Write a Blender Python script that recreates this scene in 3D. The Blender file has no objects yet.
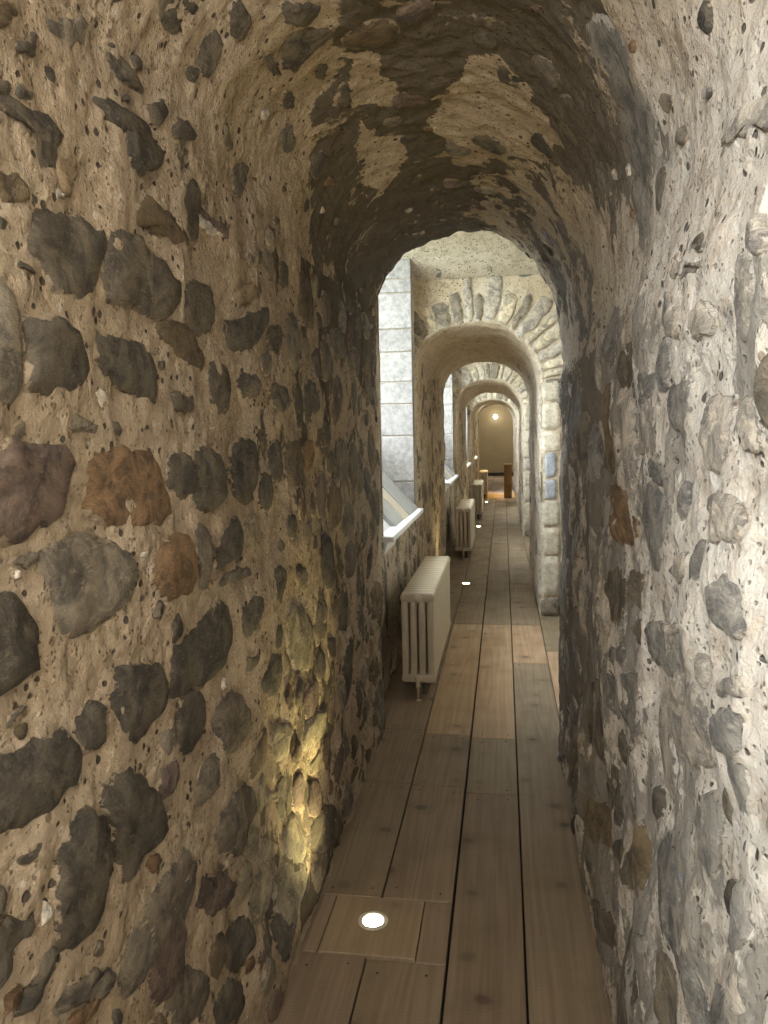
import bpy, math, random
import numpy as np
from mathutils import Matrix, Vector

rng = random.Random(7)
SC = bpy.context.scene
COL = SC.collection

# ------------------------------------------------------------------ camera, sky, exposure
cam_data = bpy.data.cameras.new('camera')
cam_data.sensor_width = 36.0
cam_data.lens = 769.0 / 1024.0 * 36.0
cam_data.clip_start = 0.02
cam = bpy.data.objects.new('camera', cam_data)
COL.objects.link(cam)
cr, cu, cf = (0.98814168, 0.15212442, -0.0208369), (0.00523186, 0.10226852, 0.99474307), (-0.15345567, 0.98305611, -0.10025989)
cam.matrix_world = Matrix(((cr[0], cu[0], -cf[0], 0.0), (cr[1], cu[1], -cf[1], 0.0), (cr[2], cu[2], -cf[2], 1.6), (0, 0, 0, 1)))
SC.camera = cam

SKY_STRENGTH = 13.0
world = bpy.data.worlds.new('overcast_sky')
SC.world = world
world.use_nodes = True
wbg = world.node_tree.nodes['Background']
wbg.inputs['Color'].default_value = (0.86, 0.93, 1.0, 1)
wbg.inputs['Strength'].default_value = SKY_STRENGTH

SC.view_settings.view_transform = 'Standard'
SC.view_settings.look = 'None'
SC.view_settings.gamma = 1.0
SC.view_settings.exposure = 0.9
SC.view_settings.use_curve_mapping = False
SC.cycles.use_denoising = True
SC.cycles.max_bounces = 10
SC.cycles.diffuse_bounces = 6
SC.cycles.transparent_max_bounces = 12
SC.cycles.caustics_reflective = False
SC.cycles.caustics_refractive = False
SC.cycles.sample_clamp_indirect = 6.0

def lamp(name, kind, loc, energy, color, parent=None, target=None, **kw):
    d = bpy.data.lights.new(name, kind)
    d.energy = energy
    d.color = color
    for k, v in kw.items():
        setattr(d, k, v)
    o = bpy.data.objects.new(name, d)
    COL.objects.link(o)
    o.location = loc
    if target is not None:
        o.rotation_euler = (Vector(target) - Vector(loc)).to_track_quat('-Z', 'Y').to_euler()
    if parent:
        o.parent = parent
    return o

def portal(name, loc, sx, sy, target):
    o = lamp(name, 'AREA', loc, 1.0, (1, 1, 1), target=target, shape='RECTANGLE', size=sx, size_y=sy)
    o.data.cycles.is_portal = True
    return o

# added unseen fill lights behind the viewer and in the hall, plus threshold spot
lamp('passage_fill', 'POINT', (.12, -.95, 2.15), 46, (1.0, .91, .78), shadow_soft_size=.25)
lamp('window_bay_lamp', 'POINT', (-.55, -.30, 2.20), 48, (.97, .98, 1.0), shadow_soft_size=.25)
lamp('hall_fill', 'POINT', (.55, 26.6, 2.95), 44, (1.0, .93, .74), shadow_soft_size=.15)
lamp('threshold_lamp', 'SPOT', (-.35, 19.4, 2.5), 110, (1.0, .72, .30), target=(-.30, 19.45, 0), spot_size=math.radians(70), spot_blend=.6, shadow_soft_size=.03)

# ------------------------------------------------------------------ numeric noise
_prm = np.random.RandomState(11).permutation(512).astype(np.int64)
_prm = np.concatenate([_prm, _prm, _prm])
_grd = np.random.RandomState(5).normal(size=(512, 3))
_grd /= np.linalg.norm(_grd, axis=1)[:, None]

def perlin(p):
    i = np.floor(p).astype(np.int64)
    f = p - i
    u = f * f * f * (f * (f * 6 - 15) + 10)
    i &= 511
    res = 0.0
    for dx in (0, 1):
        wx = u[..., 0] if dx else 1 - u[..., 0]
        for dy in (0, 1):
            wy = u[..., 1] if dy else 1 - u[..., 1]
            for dz in (0, 1):
                wz = u[..., 2] if dz else 1 - u[..., 2]
                h = _prm[_prm[_prm[(i[..., 0] + dx) & 511] + ((i[..., 1] + dy) & 511)] + ((i[..., 2] + dz) & 511)]
                g = _grd[h]
                d = g[..., 0] * (f[..., 0] - dx) + g[..., 1] * (f[..., 1] - dy) + g[..., 2] * (f[..., 2] - dz)
                res = res + wx * wy * wz * d
    return res * 1.5

def fbm(p, octs=3, gain=0.5):
    a, s, r = 1.0, 1.0, 0.0
    for k in range(octs):
        r = r + a * perlin(p * s + 17.3 * k)
        a *= gain
        s *= 2.03
    return r

def sstep(a, b, x):
    t = np.clip((x - a) / (b - a), 0, 1)
    return t * t * (3 - 2 * t)

def relief_low(p):
    return 0.022 * fbm(p * 2.1, 2) 

def right_low(p):
    return 0.012 + 0.024 * fbm(p * np.array([6.0, 6.0, 2.8]) + 5.0, 2)

def left_low(p):
    # the foot of the left wall is rougher, broken rubble
    m = sstep(1.3, 1.9, p[..., 1]) * sstep(1.15, 0.6, p[..., 2])
    return m * (0.022 * fbm(p * np.array([7.0, 7.0, 4.5]) + 13.0, 2) + 0.004)

def relief(p, knob=1.0):
    q = p * np.array([1.0, 1.0, 0.62])
    d = relief_low(p)
    d = d + 0.011 * fbm(q * 7.5 + 3.1, 2) * knob
    r = 1 - np.abs(fbm(q * 11.0 + 9.0, 2))
    d = d + 0.007 * (r - 0.75) * knob
    d = d + 0.0030 * fbm(p * 34.0 + 1.7, 2)
    pit = perlin(p * 55.0 + 40.0)
    d = d - 0.009 * sstep(0.40, 0.72, pit)
    d = d + 0.0014 * perlin(p * 78.0 + 3.0)
    return d

# ------------------------------------------------------------------ materials
def mat(name):
    m = bpy.data.materials.new(name)
    m.use_nodes = True
    nt = m.node_tree
    nt.nodes.clear()
    out = nt.nodes.new('ShaderNodeOutputMaterial')
    b = nt.nodes.new('ShaderNodeBsdfPrincipled')
    nt.links.new(b.outputs[0], out.inputs[0])
    return m, nt, b

class NT:
    def __init__(s, nt):
        s.nt = nt
        s.tc = nt.nodes.new('ShaderNodeTexCoord')
        s.geo = nt.nodes.new('ShaderNodeNewGeometry')
    def link(s, a, b):
        s.nt.links.new(a, b)
    def put(s, sock, v):
        if hasattr(v, 'is_output'):
            s.link(v, sock)
        else:
            sock.default_value = v
    def mapping(s, vec, scale=(1, 1, 1), loc=(0, 0, 0)):
        n = s.nt.nodes.new('ShaderNodeMapping')
        s.put(n.inputs['Vector'], vec)
        n.inputs['Scale'].default_value = scale
        s.put(n.inputs['Location'], loc)
        return n.outputs[0]
    def noise(s, vec, scale, detail=4, rough=0.55, dist=0.0):
        n = s.nt.nodes.new('ShaderNodeTexNoise')
        s.put(n.inputs['Vector'], vec)
        n.inputs['Scale'].default_value = scale
        n.inputs['Detail'].default_value = detail
        n.inputs['Roughness'].default_value = rough
        n.inputs['Distortion'].default_value = dist
        return n.outputs['Fac']
    def voro(s, vec, scale, feature='F1', rand=1.0):
        n = s.nt.nodes.new('ShaderNodeTexVoronoi')
        n.feature = feature
        s.put(n.inputs['Vector'], vec)
        n.inputs['Scale'].default_value = scale
        n.inputs['Randomness'].default_value = rand
        return n
    def math(s, op, a, b=0.0, c=None, clamp=False):
        n = s.nt.nodes.new('ShaderNodeMath')
        n.operation = op
        n.use_clamp = clamp
        s.put(n.inputs[0], a)
        s.put(n.inputs[1], b)
        if c is not None:
            s.put(n.inputs[2], c)
        return n.outputs[0]
    def ramp(s, fac, stops):
        n = s.nt.nodes.new('ShaderNodeValToRGB')
        s.put(n.inputs[0], fac)
        e = n.color_ramp.elements
        while len(e) < len(stops):
            e.new(0.5)
        for k, (p, c) in enumerate(stops):
            e[k].position = p
            e[k].color = (*c, 1) if len(c) == 3 else c
        return n.outputs[0]
    def rng(s, v, a, b, c=0.0, d=1.0):
        n = s.nt.nodes.new('ShaderNodeMapRange')
        n.interpolation_type = 'SMOOTHSTEP'
        s.put(n.inputs[0], v)
        n.inputs[1].default_value = a
        n.inputs[2].default_value = b
        n.inputs[3].default_value = c
        n.inputs[4].default_value = d
        return n.outputs[0]
    def mix(s, f, a, b, mode='MIX'):
        n = s.nt.nodes.new('ShaderNodeMix')
        n.data_type = 'RGBA'
        n.blend_type = mode
        s.put(n.inputs[0], f)
        s.put(n.inputs[6], a if hasattr(a, 'is_output') else (*a, 1))
        s.put(n.inputs[7], b if hasattr(b, 'is_output') else (*b, 1))
        return n.outputs[2]
    def attr(s, name, out='Fac', kind='GEOMETRY'):
        n = s.nt.nodes.new('ShaderNodeAttribute')
        n.attribute_type = kind
        n.attribute_name = name
        return n.outputs[out]
    def bump(s, h, strength, dist, normal=None):
        n = s.nt.nodes.new('ShaderNodeBump')
        n.inputs['Strength'].default_value = strength
        n.inputs['Distance'].default_value = dist
        s.put(n.inputs['Height'], h)
        if normal is not None:
            s.link(normal, n.inputs['Normal'])
        return n.outputs[0]
    def objinfo(s):
        return s.nt.nodes.new('ShaderNodeObjectInfo')

def mortar_colors(k, P, tan_a, tan_b):
    """lime mortar full of grit: pits, pale chips, dark pebbles"""
    big = k.noise(P, 3.0, 5, 0.6)
    med = k.noise(P, 16.0, 5, 0.65)
    c = k.mix(k.rng(big, 0.35, 0.65), tan_a, tan_b)
    c = k.mix(k.rng(med, 0.46, 0.70, 0.0, 0.60), c, (0.22, 0.155, 0.095))
    c = k.mix(k.rng(k.noise(P, 70.0, 4, 0.7), 0.50, 0.68, 0.0, 0.45), c, (0.62, 0.50, 0.36))
    v = k.voro(k.mapping(P, (1, 1, 1.0)), 46.0)
    cell = k.nt.nodes.new('ShaderNodeSeparateColor')
    k.link(v.outputs['Color'], cell.inputs[0])
    inside = k.rng(k.math('ADD', v.outputs['Distance'], k.math('MULTIPLY', k.math('SUBTRACT', med, 0.5), 0.9)), 0.20, 0.30, 1.0, 0.0)
    dark = k.math('MULTIPLY', inside, k.math('GREATER_THAN', cell.outputs[0], 0.79))
    pale = k.math('MULTIPLY', inside, k.math('GREATER_THAN', cell.outputs[1], 0.86))
    rust = k.math('MULTIPLY', inside, k.math('GREATER_THAN', cell.outputs[2], 0.90))
    c = k.mix(k.math('MULTIPLY', pale, 0.7), c, (0.62, 0.55, 0.45))
    c = k.mix(k.math('MULTIPLY', rust, 0.6), c, (0.16, 0.08, 0.045))
    c = k.mix(k.math('MULTIPLY', dark, 0.85), c, (0.045, 0.037, 0.028))
    v2 = k.voro(P, 120.0)
    c2 = k.nt.nodes.new('ShaderNodeSeparateColor')
    k.link(v2.outputs['Color'], c2.inputs[0])
    g = k.math('MULTIPLY', k.rng(v2.outputs['Distance'], 0.2, 0.4, 1.0, 0.0), k.math('GREATER_THAN', c2.outputs[0], 0.72))
    c = k.mix(k.math('MULTIPLY', g, 0.45), c, (0.10, 0.075, 0.05))
    h = k.math('ADD', k.math('MULTIPLY', k.noise(P, 60.0, 6, 0.7), 1.0), k.math('MULTIPLY', dark, -0.9))
    h = k.math('ADD', h, k.math('MULTIPLY', g, -0.4))
    return c, h

def make_mortar(name, tan, cream, dark_tan, dark_cream, streak=(1, 1, 1)):
    m, nt, b = mat(name)
    k = NT(nt)
    P = k.tc.outputs['Object']
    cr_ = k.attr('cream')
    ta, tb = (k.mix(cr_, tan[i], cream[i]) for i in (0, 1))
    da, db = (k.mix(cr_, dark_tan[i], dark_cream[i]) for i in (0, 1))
    c, h = mortar_colors(k, P, ta, tb)
    tone = k.attr('tone')
    q = k.mapping(P, streak)
    n1 = k.noise(q, 5.0, 7, 0.66, 0.3)
    n2 = k.noise(q, 28.0, 4, 0.6)
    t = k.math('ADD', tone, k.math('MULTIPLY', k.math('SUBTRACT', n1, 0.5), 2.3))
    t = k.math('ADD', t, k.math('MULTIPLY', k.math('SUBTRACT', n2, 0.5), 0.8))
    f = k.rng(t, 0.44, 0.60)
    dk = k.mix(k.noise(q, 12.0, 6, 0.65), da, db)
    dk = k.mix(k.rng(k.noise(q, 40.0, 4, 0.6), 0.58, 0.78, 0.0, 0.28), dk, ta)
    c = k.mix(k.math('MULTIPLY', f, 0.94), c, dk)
    k.link(c, b.inputs['Base Color'])
    b.inputs['Roughness'].default_value = 0.9
    b.inputs['Specular IOR Level'].default_value = 0.25
    hh = k.math('ADD', k.math('MULTIPLY', h, k.math('SUBTRACT', 1.0, k.math('MULTIPLY', f, 0.55))), k.math('MULTIPLY', n1, 1.2))
    k.link(k.bump(hh, 0.9, 0.014), b.inputs['Normal'])
    return m

def make_stone(name, smear, tan_a, tan_b):
    m, nt, b = mat(name)
    k = NT(nt)
    oi = k.objinfo()
    P = k.geo.outputs['Position']
    base = oi.outputs['Color']
    n = k.noise(P, 13.0, 8, 0.72, 0.9)
    n2 = k.noise(k.mapping(P, (1, 1, 2.5)), 48.0, 6, 0.72)
    n3 = k.noise(P, 26.0, 6, 0.7, 0.4)
    c = k.mix(k.rng(n, 0.36, 0.64), k.mix(1.0, base, (0.50, 0.50, 0.52), 'MULTIPLY'), k.mix(1.0, base, (1.45, 1.40, 1.30), 'MULTIPLY'))
    c = k.mix(k.rng(n2, 0.52, 0.70, 0.0, 0.65), c, k.mix(1.0, base, (2.1, 2.0, 1.85), 'MULTIPLY'))
    c = k.mix(k.rng(n3, 0.58, 0.72, 0.0, 0.6), c, k.mix(1.0, base, (0.40, 0.40, 0.40), 'MULTIPLY'))
    mc, mh = mortar_colors(k, P, tan_a, tan_b)
    s_ = k.noise(P, 17.0, 8, 0.70, 0.6)
    t = k.math('ADD', k.attr('rim'), k.math('MULTIPLY', k.math('SUBTRACT', s_, 0.5), 2.2))
    f = k.rng(t, 0.60 - smear, 0.70 - smear * 0.6, 0.0, 0.94)
    c = k.mix(f, c, mc)
    k.link(c, b.inputs['Base Color'])
    k.link(k.rng(n2, 0.3, 0.7, 0.6, 0.85), b.inputs['Roughness'])
    b.inputs['Specular IOR Level'].default_value = 0.3
    h = k.math('ADD', k.math('MULTIPLY', n, 1.6), k.math('MULTIPLY', n2, 0.9))
    h = k.math('ADD', h, k.math('MULTIPLY', mh, k.math('MULTIPLY', f, 0.8)))
    h = k.math('ADD', h, k.math('MULTIPLY', f, 0.5))
    k.link(k.bump(h, 0.9, 0.014), b.inputs['Normal'])
    return m

def make_plain(name, color, rough=0.6, var=0.12, scale=8.0, bump=0.0, spec=0.4):
    m, nt, b = mat(name)
    k = NT(nt)
    n = k.noise(k.geo.outputs['Position'], scale, 5, 0.6)
    a = tuple(max(0.0, x * (1 - var)) for x in color)
    d = tuple(min(1.0, x * (1 + var)) for x in color)
    k.link(k.mix(k.rng(n, 0.3, 0.7), a, d), b.inputs['Base Color'])
    b.inputs['Roughness'].default_value = rough
    b.inputs['Specular IOR Level'].default_value = spec
    if bump:
        k.link(k.bump(k.noise(k.geo.outputs['Position'], scale * 8, 5, 0.65), bump, 0.004), b.inputs['Normal'])
    return m

def make_ashlar():
    m, nt, b = mat('pale_ashlar_stone')
    k = NT(nt)
    oi = k.objinfo()
    P = k.geo.outputs['Position']
    n = k.noise(P, 22.0, 7, 0.75)
    v = k.noise(P, 75.0, 4, 0.7)
    c = k.mix(k.rng(n, 0.3, 0.7), k.mix(1.0, oi.outputs['Color'], (0.62, 0.62, 0.63), 'MULTIPLY'), k.mix(1.0, oi.outputs['Color'], (1.2, 1.2, 1.2), 'MULTIPLY'))
    c = k.mix(k.rng(v, 0.56, 0.70, 0.0, 0.5), c, k.mix(1.0, oi.outputs['Color'], (0.45, 0.44, 0.42), 'MULTIPLY'))
    k.link(c, b.inputs['Base Color'])
    b.inputs['Roughness'].default_value = 0.85
    k.link(k.bump(k.math('ADD', n, v), 0.5, 0.006), b.inputs['Normal'])
    return m

def make_wood():
    m, nt, b = mat('worn_pine_boards')
    k = NT(nt)
    oi = k.objinfo()
    off = k.math('MULTIPLY', oi.outputs['Random'], 37.0)
    cmb = nt.nodes.new('ShaderNodeCombineXYZ')
    k.put(cmb.inputs[0], off)
    k.put(cmb.inputs[1], off)
    k.put(cmb.inputs[2], off)
    va = nt.nodes.new('ShaderNodeVectorMath')
    va.operation = 'ADD'
    k.link(k.tc.outputs['Object'], va.inputs[0])
    k.link(cmb.outputs[0], va.inputs[1])
    P = va.outputs[0]
    # cathedral grain: stretched noise rings
    warp = k.noise(k.mapping(P, (7.0, 0.30, 7.0)), 1.0, 2, 0.45)
    wv = k.math('SINE', k.math('MULTIPLY', warp, 70.0))
    fine = k.noise(k.mapping(P, (90.0, 2.2, 90.0)), 1.0, 5, 0.65)
    sp = nt.nodes.new('ShaderNodeSeparateXYZ')
    k.link(P, sp.inputs[0])
    saw = k.math('SINE', k.math('ADD', k.math('MULTIPLY', sp.outputs[1], 520.0), k.math('MULTIPLY', k.noise(k.mapping(P, (3, 14, 3)), 1.0, 2), 9.0)))
    g = k.math('ADD', k.math('MULTIPLY', wv, 0.16), k.math('MULTIPLY', k.math('SUBTRACT', fine, 0.5), 1.3))
    g = k.math('ADD', g, k.math('MULTIPLY', saw, 0.07))
    base = oi.outputs['Color']
    c = k.mix(k.rng(g, -0.6, 0.6), k.mix(1.0, base, (0.74, 0.70, 0.64), 'MULTIPLY'), k.mix(1.0, base, (1.14, 1.13, 1.10), 'MULTIPLY'))
    # knots
    vk = k.voro(k.mapping(P, (3.0, 3.4, 4.2)), 1.0)
    vk.voronoi_dimensions = '2D'
    kn = k.math('SUBTRACT', vk.outputs['Distance'], k.math('MULTIPLY', k.noise(k.mapping(P, (9, 26, 9)), 1.0, 3), 0.11))
    vs = nt.nodes.new('ShaderNodeSeparateColor')
    k.link(vk.outputs['Color'], vs.inputs[0])
    gate = k.math('MULTIPLY', k.math('GREATER_THAN', vs.outputs[0], 0.55), k.rng(vs.outputs[1], 0.0, 1.0, 0.35, 1.0))
    c = k.mix(k.math('MULTIPLY', gate, k.rng(kn, -0.03, 0.045, 0.75, 0.0)), c, (0.045, 0.028, 0.016))
    c = k.mix(k.math('MULTIPLY', gate, k.rng(kn, 0.0, 0.24, 0.34, 0.0)), c, (0.10, 0.068, 0.04))
    # grime
    gr = k.noise(P, 3.2, 5, 0.65)
    c = k.mix(k.rng(gr, 0.48, 0.75, 0.0, 0.35), c, k.mix(1.0, base, (0.55, 0.52, 0.48), 'MULTIPLY'))
    k.link(c, b.inputs['Base Color'])
    b.inputs['Roughness'].default_value = 0.55
    b.inputs['Specular IOR Level'].default_value = 0.35
    k.link(k.rng(gr, 0.3, 0.7, 0.42, 0.62), b.inputs['Roughness'])
    k.link(k.bump(g, 0.25, 0.003), b.inputs['Normal'])
    return m

def make_emit(name, color, strength):
    m = bpy.data.materials.new(name)
    m.use_nodes = True
    nt = m.node_tree
    nt.nodes.clear()
    out = nt.nodes.new('ShaderNodeOutputMaterial')
    e = nt.nodes.new('ShaderNodeEmission')
    e.inputs[0].default_value = (*color, 1)
    e.inputs[1].default_value = strength
    nt.links.new(e.outputs[0], out.inputs[0])
    return m

def make_glass():
    m = bpy.data.materials.new('window_glass')
    m.use_nodes = True
    nt = m.node_tree
    nt.nodes.clear()
    out = nt.nodes.new('ShaderNodeOutputMaterial')
    t = nt.nodes.new('ShaderNodeBsdfTransparent')
    t.inputs[0].default_value = (0.93, 0.96, 0.95, 1)
    g = nt.nodes.new('ShaderNodeBsdfGlossy')
    g.inputs['Roughness'].default_value = 0.03
    lw = nt.nodes.new('ShaderNodeFresnel')
    lw.inputs[0].default_value = 1.45
    mx = nt.nodes.new('ShaderNodeMixShader')
    nt.links.new(lw.outputs[0], mx.inputs[0])
    nt.links.new(t.outputs[0], mx.inputs[1])
    nt.links.new(g.outputs[0], mx.inputs[2])
    nt.links.new(mx.outputs[0], out.inputs[0])
    return m

TAN_A, TAN_B = (0.435, 0.338, 0.226), (0.515, 0.415, 0.295)
CREAM_A, CREAM_B = (0.50, 0.445, 0.370), (0.60, 0.55, 0.475)
M = {
    'mortar': make_mortar('gritty_lime_mortar', (TAN_A, TAN_B), (CREAM_A, CREAM_B), ((0.064, 0.053, 0.037), (0.135, 0.111, 0.080)), ((0.135, 0.118, 0.092), (0.28, 0.255, 0.215)), (1, 1, 0.7)),
    'mortar_bay': make_mortar('pale_bay_mortar', ((0.50, 0.41, 0.28), (0.58, 0.50, 0.37)), ((0.50, 0.41, 0.28), (0.58, 0.50, 0.37)), ((0.20, 0.165, 0.12), (0.32, 0.27, 0.20)), ((0.20, 0.165, 0.12), (0.32, 0.27, 0.20))),
    'stone': make_stone('rubble_stone', 0.0, TAN_A, TAN_B),
    'stone_smeared': make_stone('plaster_smeared_stone', 0.04, CREAM_A, CREAM_B),
    'ashlar': make_ashlar(),
    'wood': make_wood(),
    'radiator': make_plain('cream_radiator_enamel', (0.47, 0.40, 0.29), 0.34, 0.05, 10.0, 0.0, 0.5),
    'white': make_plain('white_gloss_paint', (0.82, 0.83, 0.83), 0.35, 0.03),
    'grey_board': make_plain('grey_sill_board', (0.36, 0.36, 0.35), 0.5, 0.08),
    'beige_board': make_plain('beige_sill_board', (0.55, 0.48, 0.38), 0.6, 0.10),
    'lead': make_plain('dark_window_metal', (0.10, 0.10, 0.10), 0.5, 0.1),
    'brass': make_plain('brushed_steel_bezel', (0.55, 0.50, 0.42), 0.3, 0.06, 20.0, 0.0, 0.8),
    'dark': make_plain('dark_underfloor', (0.02, 0.016, 0.012), 0.95, 0.2),
    'iron': make_plain('dark_iron', (0.04, 0.035, 0.03), 0.6, 0.2),
    'cement': make_plain('pale_cement_fillet', (0.30, 0.245, 0.175), 0.9, 0.2, 20.0, 0.6),
    'plaster': make_plain('olive_beige_plaster', (0.42, 0.36, 0.25), 0.9, 0.06, 2.0),
    'plinth': make_plain('brown_oak_plinth', (0.22, 0.13, 0.045), 0.55, 0.18, 9.0),
    'outer': make_plain('light_shell', (0.40, 0.37, 0.32), 0.9, 0.2, 2.0),
    'rugstone': make_plain('mottled_worn_slab', (0.36, 0.27, 0.23), 0.7, 0.35, 4.0),
    'ground': make_plain('distant_ground', (0.22, 0.24, 0.18), 0.95, 0.2, 0.3),
    'glass': make_glass(),
    'lens': make_emit('lit_lamp_lens', (1.0, 0.88, 0.62), 28.0),
    'sconce': make_emit('lit_sconce_glass', (1.0, 0.90, 0.70), 5.0),
}

# ------------------------------------------------------------------ object helpers
def link(name, verts, faces, m, parent=None, smooth=True, loc=None, attrs=None):
    me = bpy.data.meshes.new(name)
    verts = np.asarray(verts, dtype=np.float64)
    if loc is not None:
        verts = verts - np.asarray(loc)
    if isinstance(faces, np.ndarray):
        nv = len(verts)
        me.vertices.add(nv)
        me.vertices.foreach_set('co', verts.astype(np.float32).ravel())
        nf, w = faces.shape
        me.loops.add(nf * w)
        me.loops.foreach_set('vertex_index', faces.astype(np.int32).ravel())
        me.polygons.add(nf)
        me.polygons.foreach_set('loop_start', np.arange(0, nf * w, w, dtype=np.int32))
        me.update(calc_edges=True)
    else:
        me.from_pydata([tuple(v) for v in verts], [], [tuple(f) for f in faces])
    if attrs:
        for an, av in attrs.items():
            a = me.attributes.new(an, 'FLOAT', 'POINT')
            a.data.foreach_set('value', np.asarray(av, dtype=np.float32).ravel())
    if smooth:
        me.polygons.foreach_set('use_smooth', np.ones(len(me.polygons), dtype=bool))
    me.materials.append(m)
    me.update()
    o = bpy.data.objects.new(name, me)
    COL.objects.link(o)
    if loc is not None:
        o.location = loc
    if parent is not None:
        o.parent = parent
        if loc is not None:
            o.location = Vector(loc) - parent_origin(parent)
    return o

def parent_origin(p):
    v = Vector((0, 0, 0))
    while p is not None:
        v += p.location
        p = p.parent
    return v

def struct(o):
    o['kind'] = 'structure'
    return o

def thing(name, label, cat, loc, group=None):
    o = bpy.data.objects.new(name, None)
    COL.objects.link(o)
    o.location = loc
    o.empty_display_size = 0.1
    o['label'] = label
    o['category'] = cat
    if group:
        o['group'] = group
    return o

class MB:
    """collects boxes / tubes / rings into one mesh"""
    def __init__(s):
        s.v, s.f = [], []
    def add(s, v, f):
        n = len(s.v)
        s.v += [tuple(p) for p in v]
        s.f += [tuple(i + n for i in q) for q in f]
        return s
    def box(s, x0, x1, y0, y1, z0, z1, ch=0.0):
        if ch <= 0:
            v = [(x, y, z) for z in (z0, z1) for y in (y0, y1) for x in (x0, x1)]
            f = [(0, 2, 3, 1), (4, 5, 7, 6), (0, 1, 5, 4), (2, 6, 7, 3), (0, 4, 6, 2), (1, 3, 7, 5)]
            return s.add(v, f)
        c = ch
        v = [(x0, y0, z0), (x1, y0, z0), (x1, y1, z0), (x0, y1, z0),
             (x0, y0, z1 - c), (x1, y0, z1 - c), (x1, y1, z1 - c), (x0, y1, z1 - c),
             (x0 + c, y0 + c, z1), (x1 - c, y0 + c, z1), (x1 - c, y1 - c, z1), (x0 + c, y1 - c, z1)]
        f = [(0, 3, 2, 1), (8, 9, 10, 11)]
        for i in range(4):
            j = (i + 1) % 4
            f += [(i, j, j + 4, i + 4), (i + 4, j + 4, j + 8, i + 8)]
        return s.add(v, f)
    def lathe(s, prof, c, axis='z', n=24):
        v, f = [], []
        for r, h in prof:
            for k in range(n):
                a = 2 * math.pi * k / n
                if axis == 'z':
                    v.append((c[0] + r * math.cos(a), c[1] + r * math.sin(a), c[2] + h))
                elif axis == 'y':
                    v.append((c[0] + r * math.cos(a), c[1] + h, c[2] + r * math.sin(a)))
                else:
                    v.append((c[0] + h, c[1] + r * math.cos(a), c[2] + r * math.sin(a)))
        for i in range(len(prof) - 1):
            for k in range(n):
                k2 = (k + 1) % n
                f.append((i * n + k, i * n + k2, (i + 1) * n + k2, (i + 1) * n + k))
        f.append(tuple(range(n - 1, -1, -1)))
        f.append(tuple((len(prof) - 1) * n + k for k in range(n)))
        return s.add(v, f)
    def slab(s, outline, y0, y1, ch=0.004):
        """rounded outline in x-z pulled along y with eased edges"""
        n = len(outline)
        cx = sum(p[0] for p in outline) / n
        cz = sum(p[1] for p in outline) / n
        def ring(y, k):
            r = []
            for x, z in outline:
                dx, dz = x - cx, z - cz
                r.append((x - math.copysign(min(abs(dx), k), dx), y, z - math.copysign(min(abs(dz), k), dz)))
            return r
        rings = [ring(y0, ch), ring(y0 + ch, 0), ring(y1 - ch, 0), ring(y1, ch)]
        v = [p for r in rings for p in r]
        f = []
        for i in range(3):
            for k in range(n):
                k2 = (k + 1) % n
                f.append((i * n + k, i * n + k2, (i + 1) * n + k2, (i + 1) * n + k))
        f.append(tuple(range(n - 1, -1, -1)))
        f.append(tuple(3 * n + k for k in range(n)))
        return s.add(v, f)
    def build(s, name, m, parent=None, smooth=False, loc=None):
        return link(name, s.v, s.f, m, parent, smooth, loc)

def grid_faces(nu, nv):
    i = np.arange(nu * nv).reshape(nu, nv)
    return np.stack([i[:-1, :-1], i[:-1, 1:], i[1:, 1:], i[1:, :-1]], -1).reshape(-1, 4)

class Multi:
    """several displaced grids joined into one wall mesh"""
    def __init__(s):
        s.v, s.f, s.t, s.c, s.n = [], [], [], [], 0
    def add(s, P, tone, cream=0.0):
        nu, nv = P.shape[:2]
        s.v.append(P.reshape(-1, 3))
        s.f.append(grid_faces(nu, nv) + s.n)
        s.t.append(np.broadcast_to(tone, (nu, nv)).reshape(-1))
        s.c.append(np.broadcast_to(cream, (nu, nv)).reshape(-1))
        s.n += nu * nv
    def build(s, name, m):
        return link(name, np.concatenate(s.v), np.concatenate(s.f), m, attrs={'tone': np.concatenate(s.t), 'cream': np.concatenate(s.c)})

# ------------------------------------------------------------------ tunnel profile
def profile(L, R, CX, SL, SR, CZ):
    a = [(L, z) for z in np.linspace(-0.03, SL, 90)]
    for t in np.linspace(0, np.pi / 2, 100)[1:]:
        a.append((CX + (L - CX) * np.cos(t) ** .85, SL + (CZ - SL) * np.sin(t) ** .95))
    for t in np.linspace(np.pi / 2, 0, 100)[1:]:
        a.append((CX + (R - CX) * np.cos(t) ** .95, SR + (CZ - SR) * np.sin(t)))
    a += [(R, z) for z in np.linspace(SR, -0.03, 90)[1:]]
    P = np.array(a)
    S = np.r_[0, np.cumsum(np.hypot(*np.diff(P, axis=0).T))] - 0.03
    return P, S

def prof_at(P, S, s):
    x = np.interp(s, S, P[:, 0])
    z = np.interp(s, S, P[:, 1])
    e = 0.004
    tx = np.interp(s + e, S, P[:, 0]) - np.interp(s - e, S, P[:, 0])
    tz = np.interp(s + e, S, P[:, 1]) - np.interp(s - e, S, P[:, 1])
    l = np.hypot(tx, tz) + 1e-12
    return x, z, tz / l, -tx / l        # inward normal

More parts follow.
